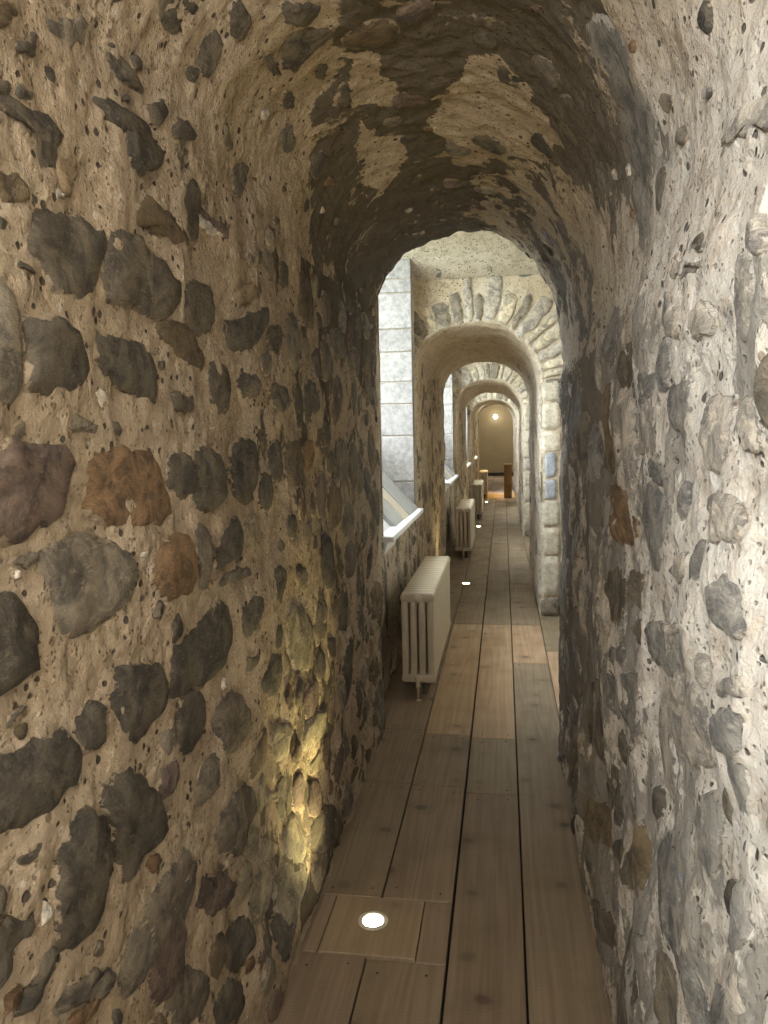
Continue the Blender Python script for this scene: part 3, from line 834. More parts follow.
STONES = """k,14,1.231,2.157 1.280,2.176 1.354,2.178 1.447,2.176 1.478,2.141 1.406,2.096 1.343,2.085 1.308,2.104 1.319,2.121 1.284,2.134 1.242,2.143;d,8,1.275,2.245 1.308,2.263 1.356,2.258 1.402,2.251 1.393,2.232 1.339,2.229 1.293,2.232;d,8,1.380,2.405 1.473,2.461 1.524,2.437 1.490,2.407 1.485,2.374 1.444,2.368 1.412,2.380;g,4,1.116,2.214 1.171,2.251 1.223,2.267 1.233,2.252 1.194,2.220 1.149,2.208 1.107,2.195;d,6,0.978,2.052 1.013,2.070 1.067,2.067 1.101,2.080 1.130,2.061 1.108,2.023 1.111,1.990 1.069,1.974 1.057,2.002 1.070,2.032 1.010,2.041 0.966,2.034;t,4,1.119,2.031 1.168,2.043 1.163,2.007 1.131,1.977 1.115,1.995;o,12,0.936,1.949 1.002,1.967 1.030,1.955 1.018,1.930 0.980,1.923 0.933,1.919;w,8,1.092,1.968 1.124,1.981 1.131,1.962 1.104,1.956;o,8,1.352,2.029 1.400,2.048 1.490,2.044 1.590,2.023 1.574,2.003 1.484,1.992 1.394,1.994 1.353,1.993;d,10,1.509,2.218 1.569,2.256 1.624,2.246 1.598,2.215 1.532,2.194;k,8,1.018,2.136 1.052,2.152 1.058,2.182 1.072,2.172 1.067,2.153 1.041,2.134;k,8,1.555,2.339 1.582,2.365 1.607,2.350 1.581,2.328;d,8,1.424,2.228 1.490,2.250 1.492,2.221 1.438,2.192 1.423,2.205;d,8,0.965,2.076 1.004,2.086 1.005,2.071 0.963,2.052;g,4,1.016,2.091 1.065,2.101 1.050,2.081 1.019,2.072;k,8,0.945,1.893 0.979,1.889 0.970,1.876 0.942,1.869;o,8,0.971,2.178 1.028,2.198 1.038,2.186 1.000,2.154 0.968,2.151;k,8,1.268,2.334 1.309,2.356 1.278,2.311;k,6,1.095,2.145 1.112,2.152 1.122,2.134 1.107,2.134;k,6,1.272,2.258 1.289,2.270 1.312,2.270 1.287,2.257;k,8,1.358,2.274 1.375,2.286 1.403,2.274 1.375,2.262;k,6,1.327,2.196 1.348,2.211 1.357,2.203 1.336,2.189;d,10,1.027,1.926 1.142,1.946 1.237,1.946 1.228,1.906 1.212,1.877 1.166,1.824 1.086,1.822 1.044,1.858 1.000,1.873 1.023,1.889;d,14,1.235,1.936 1.330,1.963 1.421,1.947 1.538,1.915 1.519,1.865 1.418,1.820 1.377,1.843 1.224,1.832 1.220,1.878;k,14,0.979,1.761 1.023,1.781 1.108,1.774 1.154,1.748 1.157,1.707 1.111,1.672 1.056,1.677 1.017,1.668 0.988,1.680 0.998,1.720;k,14,1.191,1.764 1.271,1.782 1.379,1.767 1.407,1.726 1.402,1.676 1.357,1.670 1.261,1.688 1.178,1.717;o,8,1.417,1.815 1.517,1.844 1.635,1.827 1.676,1.763 1.629,1.748 1.534,1.767 1.449,1.789;d,8,1.475,1.700 1.579,1.689 1.576,1.661 1.520,1.649 1.471,1.669;g,6,1.099,1.628 1.122,1.638 1.167,1.625 1.236,1.634 1.272,1.621 1.261,1.607 1.199,1.612 1.119,1.612;p,16,0.907,1.592 0.997,1.601 1.074,1.589 1.107,1.572 1.100,1.536 1.077,1.493 1.054,1.479 0.970,1.467 0.894,1.474;b,12,1.170,1.574 1.231,1.585 1.316,1.579 1.379,1.577 1.406,1.511 1.424,1.469 1.399,1.450 1.311,1.445 1.243,1.453 1.167,1.475 1.154,1.541;k,12,1.448,1.571 1.538,1.576 1.559,1.512 1.499,1.462 1.428,1.499;g,5,0.920,1.805 0.962,1.806 0.974,1.763 0.986,1.695 0.967,1.651 0.903,1.652;d,5,0.955,1.619 0.982,1.627 0.986,1.612 0.962,1.602;w,6,1.169,1.679 1.208,1.690 1.227,1.669 1.200,1.657;k,8,1.422,1.754 1.448,1.756 1.444,1.741 1.422,1.739;k,6,0.976,1.836 0.997,1.845 1.023,1.833 0.993,1.829;g,12,1.017,1.442 1.125,1.455 1.188,1.440 1.282,1.368 1.269,1.337 1.218,1.307 1.163,1.293 1.083,1.288 1.046,1.339 1.044,1.383 1.026,1.402;b,14,1.328,1.370 1.393,1.404 1.480,1.411 1.527,1.363 1.525,1.286 1.403,1.279 1.339,1.318;d,10,1.513,1.412 1.587,1.415 1.611,1.333 1.571,1.276 1.538,1.272 1.548,1.360;k,18,0.877,1.410 0.939,1.393 0.989,1.364 0.994,1.321 0.999,1.281 0.966,1.268 0.913,1.264 0.862,1.278;k,14,1.189,1.210 1.244,1.206 1.303,1.189 1.365,1.159 1.374,1.083 1.289,1.069 1.227,1.060 1.179,1.126;k,14,1.079,1.181 1.150,1.173 1.143,1.113 1.109,1.101 1.064,1.116;k,14,0.853,1.196 0.943,1.168 1.000,1.175 1.060,1.147 1.062,1.094 1.038,1.080 0.988,1.068 0.915,1.075 0.843,1.104;g,5,0.955,1.441 0.998,1.445 1.015,1.427 0.966,1.428;d,5,0.915,1.227 0.962,1.235 0.967,1.222 0.919,1.214;o,6,0.936,1.211 0.960,1.210 0.958,1.195 0.943,1.194;w,6,0.956,1.422 0.971,1.421 0.973,1.412 0.958,1.413;w,5,1.289,1.390 1.315,1.391 1.314,1.377 1.293,1.379;k,20,0.991,1.006 1.040,1.033 1.128,0.980 1.130,0.883 1.095,0.832 1.054,0.824 0.990,0.843 0.973,0.928 0.984,0.970;k,16,1.101,1.029 1.169,1.037 1.250,1.000 1.325,0.904 1.342,0.853 1.305,0.831 1.243,0.846 1.192,0.830 1.153,0.893 1.144,0.967;d,6,0.911,1.039 0.964,1.021 0.950,1.013 0.915,1.022;w,8,0.943,0.947 0.970,0.934 0.961,0.908 0.943,0.916;k,10,0.850,1.031 0.879,1.003 0.866,0.982 0.845,0.982;k,14,0.830,0.988 0.891,0.962 0.940,0.922 0.909,0.919 0.881,0.920 0.861,0.887 0.821,0.906;k,14,0.877,0.833 0.926,0.849 0.954,0.873 0.968,0.851 0.954,0.816 0.921,0.806;d,6,1.082,0.796 1.114,0.783 1.111,0.757 1.083,0.766;b,8,0.984,0.721 1.042,0.714 1.095,0.691 1.102,0.676 1.030,0.682;b,6,1.262,0.835 1.304,0.819 1.323,0.785 1.289,0.784;g,14,1.148,0.693 1.253,0.749 1.392,0.761 1.468,0.723 1.405,0.647 1.304,0.621 1.177,0.613;g,12,0.990,0.776 1.101,0.737 1.139,0.690 1.112,0.683 1.042,0.718 0.954,0.763;p,14,1.309,0.661 1.428,0.615 1.413,0.486 1.314,0.505 1.234,0.588;d,14,1.571,0.708 1.677,0.761 1.824,0.712 1.856,0.633 1.746,0.565 1.613,0.647;k,14,1.657,0.438 1.784,0.381 1.817,0.302 1.712,0.277 1.598,0.375;l,16,1.908,0.511 1.984,0.453 1.955,0.316 1.839,0.302 1.810,0.422;l,16,2.128,0.455 2.302,0.400 2.319,0.267 2.193,0.269 2.091,0.370;l,12,2.010,0.360 2.255,0.276 2.271,0.144 2.140,0.081 1.998,0.258;k,12,1.351,0.709 1.425,0.696 1.482,0.715 1.442,0.606 1.338,0.597;p,12,1.476,0.660 1.607,0.600 1.719,0.499 1.645,0.486 1.494,0.571;l,12,1.945,0.626 2.063,0.584 2.097,0.536 1.964,0.586;d,12,2.390,0.292 2.656,0.262 2.907,0.029 2.635,0.091 2.412,0.187;k,12,1.973,0.258 2.236,0.121 2.136,0.050 1.979,0.097 1.942,0.209;k,10,1.562,0.350 1.693,0.277 1.758,0.158 1.612,0.206 1.524,0.303;d,10,1.332,0.546 1.455,0.479 1.517,0.372 1.441,0.357 1.322,0.454;k,14,1.630,1.345 1.727,1.406 1.805,1.404 1.846,1.304 1.716,1.311 1.642,1.304;k,14,1.392,1.182 1.485,1.195 1.564,1.210 1.634,1.233 1.702,1.197 1.719,1.096 1.597,1.065 1.472,1.081 1.390,1.091;k,12,1.759,1.184 1.912,1.195 1.955,1.155 1.856,1.102 1.791,1.104;d,8,1.784,1.048 1.871,1.045 1.891,1.016 1.821,1.000;k,12,1.885,0.964 2.014,1.004 2.120,0.965 2.110,0.882 2.000,0.885 1.905,0.934;d,14,1.587,0.976 1.699,1.004 1.803,0.939 1.805,0.863 1.739,0.838 1.662,0.856 1.614,0.911;k,14,1.416,1.088 1.554,1.053 1.552,0.963 1.471,0.939 1.404,0.985;l,14,2.377,0.657 2.616,0.629 2.698,0.555 2.559,0.524 2.364,0.555;l,12,2.180,1.096 2.461,1.032 2.519,0.868 2.398,0.825 2.234,0.895;k,10,2.041,1.233 2.179,1.217 2.187,1.155 2.080,1.110;g,8,1.666,1.283 1.844,1.283 1.895,1.248 1.690,1.255;d,10,2.337,1.199 2.476,1.156 2.466,1.080 2.328,1.127;d,10,2.577,1.006 2.731,1.003 2.736,0.861 2.560,0.867;l,12,1.988,0.791 2.184,0.750 2.202,0.634 2.028,0.674;d,12,1.551,1.907 1.624,1.942 1.748,1.948 1.739,1.876 1.686,1.828 1.583,1.832 1.560,1.871;k,12,1.781,1.869 1.945,1.911 2.104,1.963 2.111,1.921 1.977,1.829 1.855,1.810;d,12,1.677,1.757 1.762,1.782 1.839,1.758 1.818,1.656 1.698,1.665;d,10,1.888,1.768 2.034,1.758 2.005,1.701 1.900,1.703;k,10,2.097,1.905 2.225,1.930 2.232,1.878 2.136,1.824;k,14,1.546,1.568 1.626,1.577 1.735,1.550 1.736,1.489 1.641,1.442 1.525,1.448;k,14,1.816,1.560 1.888,1.598 2.013,1.586 2.002,1.492 1.908,1.423 1.777,1.461;k,10,2.094,1.574 2.209,1.580 2.196,1.465 2.095,1.486;o,10,2.238,1.587 2.464,1.585 2.430,1.442 2.248,1.446;d,10,2.116,1.757 2.285,1.752 2.305,1.682 2.142,1.670;d,10,2.539,1.784 2.686,1.793 2.711,1.684 2.487,1.636;b,8,2.496,1.576 2.623,1.592 2.629,1.492 2.468,1.482;t,8,1.873,1.964 2.042,2.015 2.060,1.977 1.907,1.925;d,8,2.918,1.995 3.111,2.029 3.258,1.940 2.996,1.894;d,8,1.806,2.569 1.864,2.673 1.938,2.661 1.948,2.591 1.990,2.553 1.903,2.541;k,8,1.796,2.507 1.814,2.521 1.948,2.519 1.907,2.503;g,6,2.093,2.447 2.192,2.475 2.259,2.444 2.221,2.405;d,8,2.179,2.633 2.183,2.664 2.300,2.647 2.310,2.601;d,8,2.409,2.460 2.439,2.512 2.538,2.504 2.546,2.446 2.456,2.423;o,8,2.347,2.552 2.377,2.593 2.458,2.592 2.439,2.557;k,8,2.029,2.599 2.026,2.632 2.104,2.623 2.118,2.599;d,8,1.743,2.329 1.859,2.308 1.869,2.287 1.799,2.286;d,8,1.647,2.467 1.577,2.499 1.594,2.529 1.667,2.525 1.682,2.474;p,8,1.658,2.111 1.750,2.108 1.852,2.105 1.831,2.075 1.699,2.078;w,8,1.628,2.097 1.662,2.085 1.832,2.088 1.813,2.071 1.697,2.060;k,8,1.892,2.239 1.948,2.282 2.018,2.305 1.939,2.203;d,6,1.996,2.504 2.076,2.522 2.114,2.507 2.068,2.483;d,10,1.677,2.595 1.757,2.675 1.826,2.656 1.798,2.609 1.746,2.584;v,14,1.207,3.987 1.127,3.978 1.077,4.003 1.087,4.025 1.135,4.033 1.198,4.015;v,14,1.126,4.136 1.069,4.104 1.003,4.120 0.998,4.183 1.048,4.214 1.097,4.193;v,10,1.303,3.961 1.222,3.981 1.212,4.013 1.265,4.022 1.318,3.992;G,4,1.438,3.918 1.341,3.918 1.271,3.954 1.319,3.979 1.434,3.972;G,4,1.797,4.043 1.449,4.043 1.489,4.101 1.668,4.116;G,4,1.504,4.212 1.356,4.206 1.299,4.233 1.352,4.250 1.479,4.235;b,8,2.144,4.313 1.988,4.269 1.850,4.291 1.769,4.343 1.756,4.394 1.878,4.423 2.044,4.414;v,10,1.667,4.126 1.560,4.113 1.440,4.158 1.529,4.198 1.662,4.191;G,10,1.346,4.089 1.200,4.078 1.168,4.113 1.193,4.158 1.287,4.162;v,12,1.018,3.943 0.926,3.964 0.918,4.049 1.010,4.038;v,12,0.974,4.115 0.913,4.112 0.906,4.192 0.961,4.164;v,10,1.327,3.876 1.131,3.926 1.212,3.927 1.307,3.912;G,10,1.601,4.262 1.352,4.254 1.294,4.292 1.361,4.380 1.512,4.425 1.622,4.354;d,8,1.911,3.939 1.803,3.963 1.815,4.036 1.922,4.060 1.966,3.995;G,8,1.690,3.807 1.582,3.820 1.588,3.907 1.682,3.918;d,8,1.836,4.487 1.644,4.440 1.611,4.494 1.666,4.545 1.832,4.548;d,8,2.130,4.534 1.874,4.481 1.866,4.593 2.028,4.646;d,8,1.759,4.579 1.637,4.538 1.605,4.585 1.691,4.620;G,8,2.002,4.701 1.755,4.638 1.785,4.695 1.956,4.748;G,8,2.219,4.769 2.022,4.741 1.933,4.768 1.657,4.661 1.516,4.700 1.589,4.799 1.848,4.849 2.109,4.854;v,14,1.308,4.565 1.164,4.507 1.082,4.521 1.076,4.586 1.167,4.657 1.299,4.679;G,16,1.055,4.548 0.971,4.495 0.883,4.460 0.877,4.521 0.986,4.558;v,14,1.324,4.481 1.280,4.461 1.246,4.461 1.279,4.484;G,10,1.025,4.351 0.922,4.321 0.889,4.388 0.990,4.389;G,8,1.137,4.324 1.076,4.294 1.050,4.321 1.071,4.353 1.121,4.358;v,10,1.323,4.383 1.179,4.330 1.148,4.363 1.235,4.392;d,8,2.439,4.573 2.342,4.628 2.535,4.684;v,10,0.974,4.460 0.885,4.428 0.884,4.446 0.963,4.476;v,12,1.105,4.244 0.994,4.228 0.929,4.241 0.932,4.283 1.041,4.292;G,8,1.554,4.529 1.435,4.509 1.349,4.542 1.450,4.611 1.524,4.593;G,12,1.207,4.739 1.083,4.661 1.044,4.675 1.064,4.734 1.086,4.785 1.156,4.791;G,10,1.417,4.894 1.305,4.843 1.244,4.913 1.235,5.033 1.287,5.076 1.375,4.995;G,12,0.952,4.715 0.867,4.643 0.859,4.737 0.946,4.792;B,5,1.274,4.876 1.232,4.847 1.221,4.884 1.263,4.906;d,10,1.990,5.224 1.630,5.038 1.622,5.139 1.822,5.230;G,10,1.559,5.202 1.370,5.062 1.429,5.197 1.527,5.254;o,10,2.569,5.375 1.994,5.155 2.130,5.331 2.489,5.471;v,12,1.003,4.887 0.857,4.760 0.852,4.818 0.999,4.932;d,10,2.345,5.607 2.022,5.448 1.969,5.530 2.221,5.643;G,10,0.967,4.548 0.878,4.516 0.872,4.585 0.941,4.615;G,5,1.714,3.315 1.576,3.370 1.566,3.440 1.532,3.518 1.535,3.594 1.610,3.644 1.768,3.624 1.786,3.540 1.843,3.420;g,8,1.445,3.566 1.390,3.603 1.419,3.613 1.458,3.588;G,8,1.215,3.670 1.177,3.679 1.183,3.694 1.214,3.683;v,14,1.143,3.771 1.052,3.754 0.941,3.790 0.938,3.818 1.073,3.786;d,4,2.121,3.254 1.986,3.366 2.008,3.455 1.983,3.517 2.219,3.416 2.306,3.295"""
occ = Occ(0.3, 4.25, -0.03, 5.8)
sl1, sr1, st1 = P1.lens()
p1s = tunnel_surf(P1)
for rec in STONES.split(';'):
    head, body = rec.split(' ', 1)
    cc, hh, first = head.split(',', 2)
    poly = [tuple(float(q) for q in w.split(',')) for w in [first] + body.split(' ')]
    poly = np.array(poly)
    poly = (poly - poly.mean(0)) * 1.07 + poly.mean(0)
    occ.test(poly, True)
    mid = poly[:, 1].mean()
    par = wall_left if mid < sl1 else (ceiling if mid < sr1 else wall_right)
    mt = 'stone_smeared' if cc in 'vGl' else 'stone'
    add_stone('stone', poly, p1s, par, cc, (float(hh) / 1000 + 0.003) * (0.8 if mid >= sr1 else 1) * (0.5 if 3.3 < mid < sr1 + .1 else 1), 30, mt, jit=0.011, rough=.7)

def blob(cy, cs, a, b, n=9):
    r0 = rng.random() * 6.28
    out = []
    for k in range(n):
        th = r0 + 2 * math.pi * k / n
        r = rng.uniform(0.78, 1.12)
        c, s_ = math.cos(th), math.sin(th)
        q = (abs(c) ** 2.6 + abs(s_) ** 2.6) ** (-1 / 2.6)
        out.append((cy + a * c * q * r, cs + b * s_ * q * r))
    return out

def fill(par, t, occm, y0, y1, s0, s1, count, size, cols, mt, hr, n=14, tries=14, surf=None, asp=(0.7, 1.3)):
    sf = surf or tunnel_surf(t)
    got = 0
    for _ in range(count * tries):
        if got >= count:
            break
        a = rng.uniform(*size)
        b_ = a * rng.uniform(*asp)
        cy, cs = rng.uniform(y0, y1), rng.uniform(s0, s1)
        pl = blob(cy, cs, a, b_)
        q = np.array(pl)
        if q[:, 0].min() < y0 - 0.02 or q[:, 0].max() > y1 + 0.02 or q[:, 1].min() < s0 - 0.02 or q[:, 1].max() > s1 + 0.02:
            continue
        if occm.test((q - q.mean(0)) * 1.18 + q.mean(0), False):
            add_stone('stone', pl, sf, par, rng.choice(cols), rng.uniform(*hr), n, mt,
                      rings=None if n > 12 else ((1.08, -.014, 0), (.98, .002, .3), (.6, .009, 1)), jit=0.005)
            got += 1
    return got

# left wall: rubble the traced stones leave room for
fill(wall_left, P1, occ, 2.3, 4.12, 0.02, 2.2, 60, (0.06, 0.13), 'kddopgg', 'stone', (.008, .018))
fill(wall_left, P1, occ, 1.2, 2.6, 0.02, 1.0, 30, (0.045, 0.09), 'kdgglpo', 'stone', (.010, .020))
fill(wall_left, P1, occ, 1.3, 4.12, 0.02, 2.2, 36, (0.035, 0.07), 'kkddgobl', 'stone', (.006, .014))
fill(wall_left, P1, occ, 0.7, 4.12, 0.05, 2.2, 30, (0.014, 0.03), 'kdgwob', 'stone', (.004, .009), 11)
fill(ceiling, P1, occ, 1.0, 4.1, sl1 + .02, sr1 - .02, 34, (0.03, 0.075), 'kdogp', 'stone', (.004, .012))
fill(ceiling, P1, occ, 1.0, 4.1, sl1 + .02, sr1 - .02, 40, (0.010, 0.024), 'kkdgbw', 'stone', (.003, .008), 11)
fill(wall_right, P1, occ, 0.8, 4.1, sr1 + .03, st1 - .03, 60, (0.06, 0.12), 'GGvdo', 'stone_smeared', (.006, .016), asp=(0.9, 1.9))
fill(wall_right, P1, occ, 0.8, 4.1, sr1 + .03, st1 - .03, 50, (0.02, 0.045), 'Gvkdg', 'stone_smeared', (.004, .010), 12, asp=(0.8, 1.8))
for t, nst in ((P2, 60), (P3, 24), (P4, 12)):
    sl, sr, st = t.lens()
    o2 = Occ(t.y0, t.y1, -.03, 6)
    fill(wall_left, t, o2, t.y0 + .02, t.y1 - .05, .03, sl, nst, (0.05, 0.12), 'dgglot', 'stone', (.006, .014), 12)
    fill(wall_right, t, o2, t.y0 + .02, t.y1 - .05, sr, st - .03, nst // 4, (0.06, 0.12), 'vGc', 'stone_smeared', (.006, .014), 12)

def plane_x(x, sg):
    return lambda a, b, h: np.stack([np.full_like(a, x) + sg * (h + relief_low(np.stack([np.full_like(a, x), a, b], -1))), a, b], -1)
b1 = BAYS[1]
o3 = Occ(b1[0], b1[1], 0, 3.2)
fill(wall_left, None, o3, 5.2, b1[1] - .02, 0.05, 0.9, 24, (0.05, 0.11), 'ddglk', 'stone', (.006, .014), 12, surf=plane_x(WALL_L, 1))

# ------------------------------------------------------------------ cross walls with the arches
def outline(t, y, n=150):
    P, S = profile(*t.params(y))
    s = np.linspace(0.0, S[-1] - .001, n)
    x, z, nx, nz = prof_at(P, S, s)
    return s, np.stack([x, z], 1), np.stack([-nx, -nz], 1)

def cross_wall(t, y, sign, n=150, rings=16):
    back = sign > 0
    """masonry face across the passage, pierced by the tunnel arch; sign -1 faces the camera"""
    s, O, N = outline(t, y, n)
    X0, X1, Z1 = -1.30, 1.5, 3.55
    c = np.array([-0.18, 1.2])
    out = []
    for p in O:
        d = p - c
        k = 1e9
        if d[0] < 0: k = min(k, (X0 - c[0]) / d[0])
        if d[0] > 0: k = min(k, (X1 - c[0]) / d[0])
        if d[1] > 0: k = min(k, (Z1 - c[1]) / d[1])
        if d[1] < 0: k = min(k, (-0.03 - c[1]) / d[1])
        out.append(c + d * k)
    out = np.array(out)
    # feet go straight out sideways
    out[0], out[-1] = (X0, -0.03), (X1, -0.03)
    low = O[:, 1] < 1.2
    out[low & (O[:, 0] < -.2)] = np.stack([np.full((low & (O[:, 0] < -.2)).sum(), X0), O[low & (O[:, 0] < -.2)][:, 1]], 1)
    out[low & (O[:, 0] > -.2)] = np.stack([np.full((low & (O[:, 0] > -.2)).sum(), X1), O[low & (O[:, 0] > -.2)][:, 1]], 1)
    rows = []
    fs = np.r_[0.0, np.linspace(0.02, 1, rings) ** 1.5]
    for i, f in enumerate(fs):
        if i == 0:
            q = O + N * (0.075 if back else 0.012)
            yy = np.full(n, y - sign * (0.01 if back else 0.07))
        else:
            q = (O + N * (0.08 if back else 0.018)) * (1 - f) + out * f
            yy = np.full(n, y)
        rows.append(np.stack([q[:, 0], yy, q[:, 1]], 1))
    P = np.array(rows)
    d = relief(P, 0.8) * 0.8
    P[1:, :, 1] += sign * d[1:]
    m = Multi()
    m.add(P, 0.10 + 0.2 * fbm(P * 3.0 + 4.0, 2))
    return struct(m.build('wall_cross', M['mortar_bay']))

def face_surf(y, sign=-1):
    def f(a, b, h):
        q = np.stack([a, np.full_like(a, y), b], -1)
        return np.stack([a, y + sign * (h + relief_low(q) * .8), b], -1)
    return f

def voussoirs(w, t, y, count, length, cols):
    s, O, N = outline(t, y, 600)
    z0 = t.params(y)[4] + 0.02
    idx = [i for i in range(len(O)) if O[i, 1] > z0]
    a, b = idx[0], idx[-1]
    cuts = [a]
    wts = [rng.uniform(0.65, 1.45) for _ in range(count)]
    tot = sum(wts)
    acc = 0
    for q in wts:
        acc += q
        cuts.append(int(round(a + (b - a) * acc / tot)))
    for i0, i1 in zip(cuts[:-1], cuts[1:]):
        g = max(1, int((i1 - i0) * 0.06))
        i0 += g
        i1 -= g
        if i1 - i0 < 3:
            continue
        ln = rng.uniform(*length)
        ln2 = ln * rng.uniform(0.85, 1.1)
        lo = 0.045
        p = [O[i0] + N[i0] * lo, O[(i0 + i1) // 2] + N[(i0 + i1) // 2] * (lo - .004), O[i1] + N[i1] * lo,
             O[i1] + N[i1] * ln2, O[(i0 + i1) // 2] + N[(i0 + i1) // 2] * (ln + ln2) * .51, O[i0] + N[i0] * ln]
        add_stone('voussoir', p, face_surf(y), w, rng.choice(cols), rng.uniform(.010, .03), 18, 'stone_smeared', jit=0.016,
                  rings=((1.14, -.014, 0), (1.06, .006, .4), (.94, .014, .8), (.5, .018, 1)))

CROSS = []
for k, t in enumerate(TUNNELS):
    if k == 0:
        cross_wall(t, t.y1, 1)
        continue
    if k > 1:
        w = cross_wall(t, t.y0, -1)
        CROSS.append((w, t))
    if k < 5:
        cross_wall(t, t.y1, 1, 90, 8)
cross_wall(P1, P1.y0, -1, 90, 8)
voussoirs(CROSS[0][0], P2, P2.y0, 21, (.24, .40), 'vvgcge')
voussoirs(CROSS[1][0], P3, P3.y0, 19, (.24, .34), 'vvgcce')
voussoirs(CROSS[2][0], P4, P4.y0, 15, (.22, .3), 'vvgcc')
# squared quoins on the right hand pier
QZ = [2.03, 1.845, 1.61, 1.42, 1.20, 1.01, 0.78, 0.53, 0.17]
QC = ['c', 'c', 'c', 'B', 'B', 'c', 'e', 'c']
for ci_, ((w, t), xs) in enumerate(zip(CROSS[:2], ((.330, .478), (.315, .475)))):
    if ci_:
        QC = ['c', 'e', 'c', 'c', 'v', 'c', 'e', 'c']
    for i in range(len(QZ) - 1):
        z1, z0 = QZ[i] - .008, QZ[i + 1] + .008
        xa, xb = xs[0] + rng.uniform(-.004, .01), xs[1]
        if QC[i] == 'B':
            xa += .02
            xb -= .035
        p = [(xa, z0), ((xa + xb) / 2, z0), (xb, z0), (xb, (z0 + z1) / 2), (xb, z1), ((xa + xb) / 2, z1), (xa, z1), (xa, (z0 + z1) / 2)]
        add_stone('quoin', p, face_surf(t.y0), w, QC[i], .016, 20, 'ashlar', jit=0.004, rough=.25,
                  rings=((1.03, -.016, 0), (.985, .008, .2), (.93, .016, .6), (.5, .018, 1)))
    p = [(.315, .0), (.41, .0), (.485, .0), (.485, .08), (.48, .155), (.41, .16), (.325, .155), (.315, .08)]
    add_stone('plinth_stone', p, face_surf(t.y0), w, 'g', .045, 20, 'stone_smeared')
# rubble left and above of the second arch
w0_, t0_ = CROSS[0]
o4 = Occ(-.75, .5, 1.9, 3.1)
s_, O_, N_ = outline(t0_, t0_.y0, 120)
ring_poly = np.vstack([O_[O_[:, 1] > 1.9] , (O_ + N_ * .42)[O_[:, 1] > 1.9][::-1]])
o4.test(ring_poly, True)
hole = O_[O_[:, 1] > 1.9]
o4.test(hole, True)
fill(w0_, None, o4, -.73, .47, 2.1, 3.05, 16, (0.04, 0.10), 'vgeGc', 'stone_smeared', (.006, .014), 12, surf=face_surf(t0_.y0))

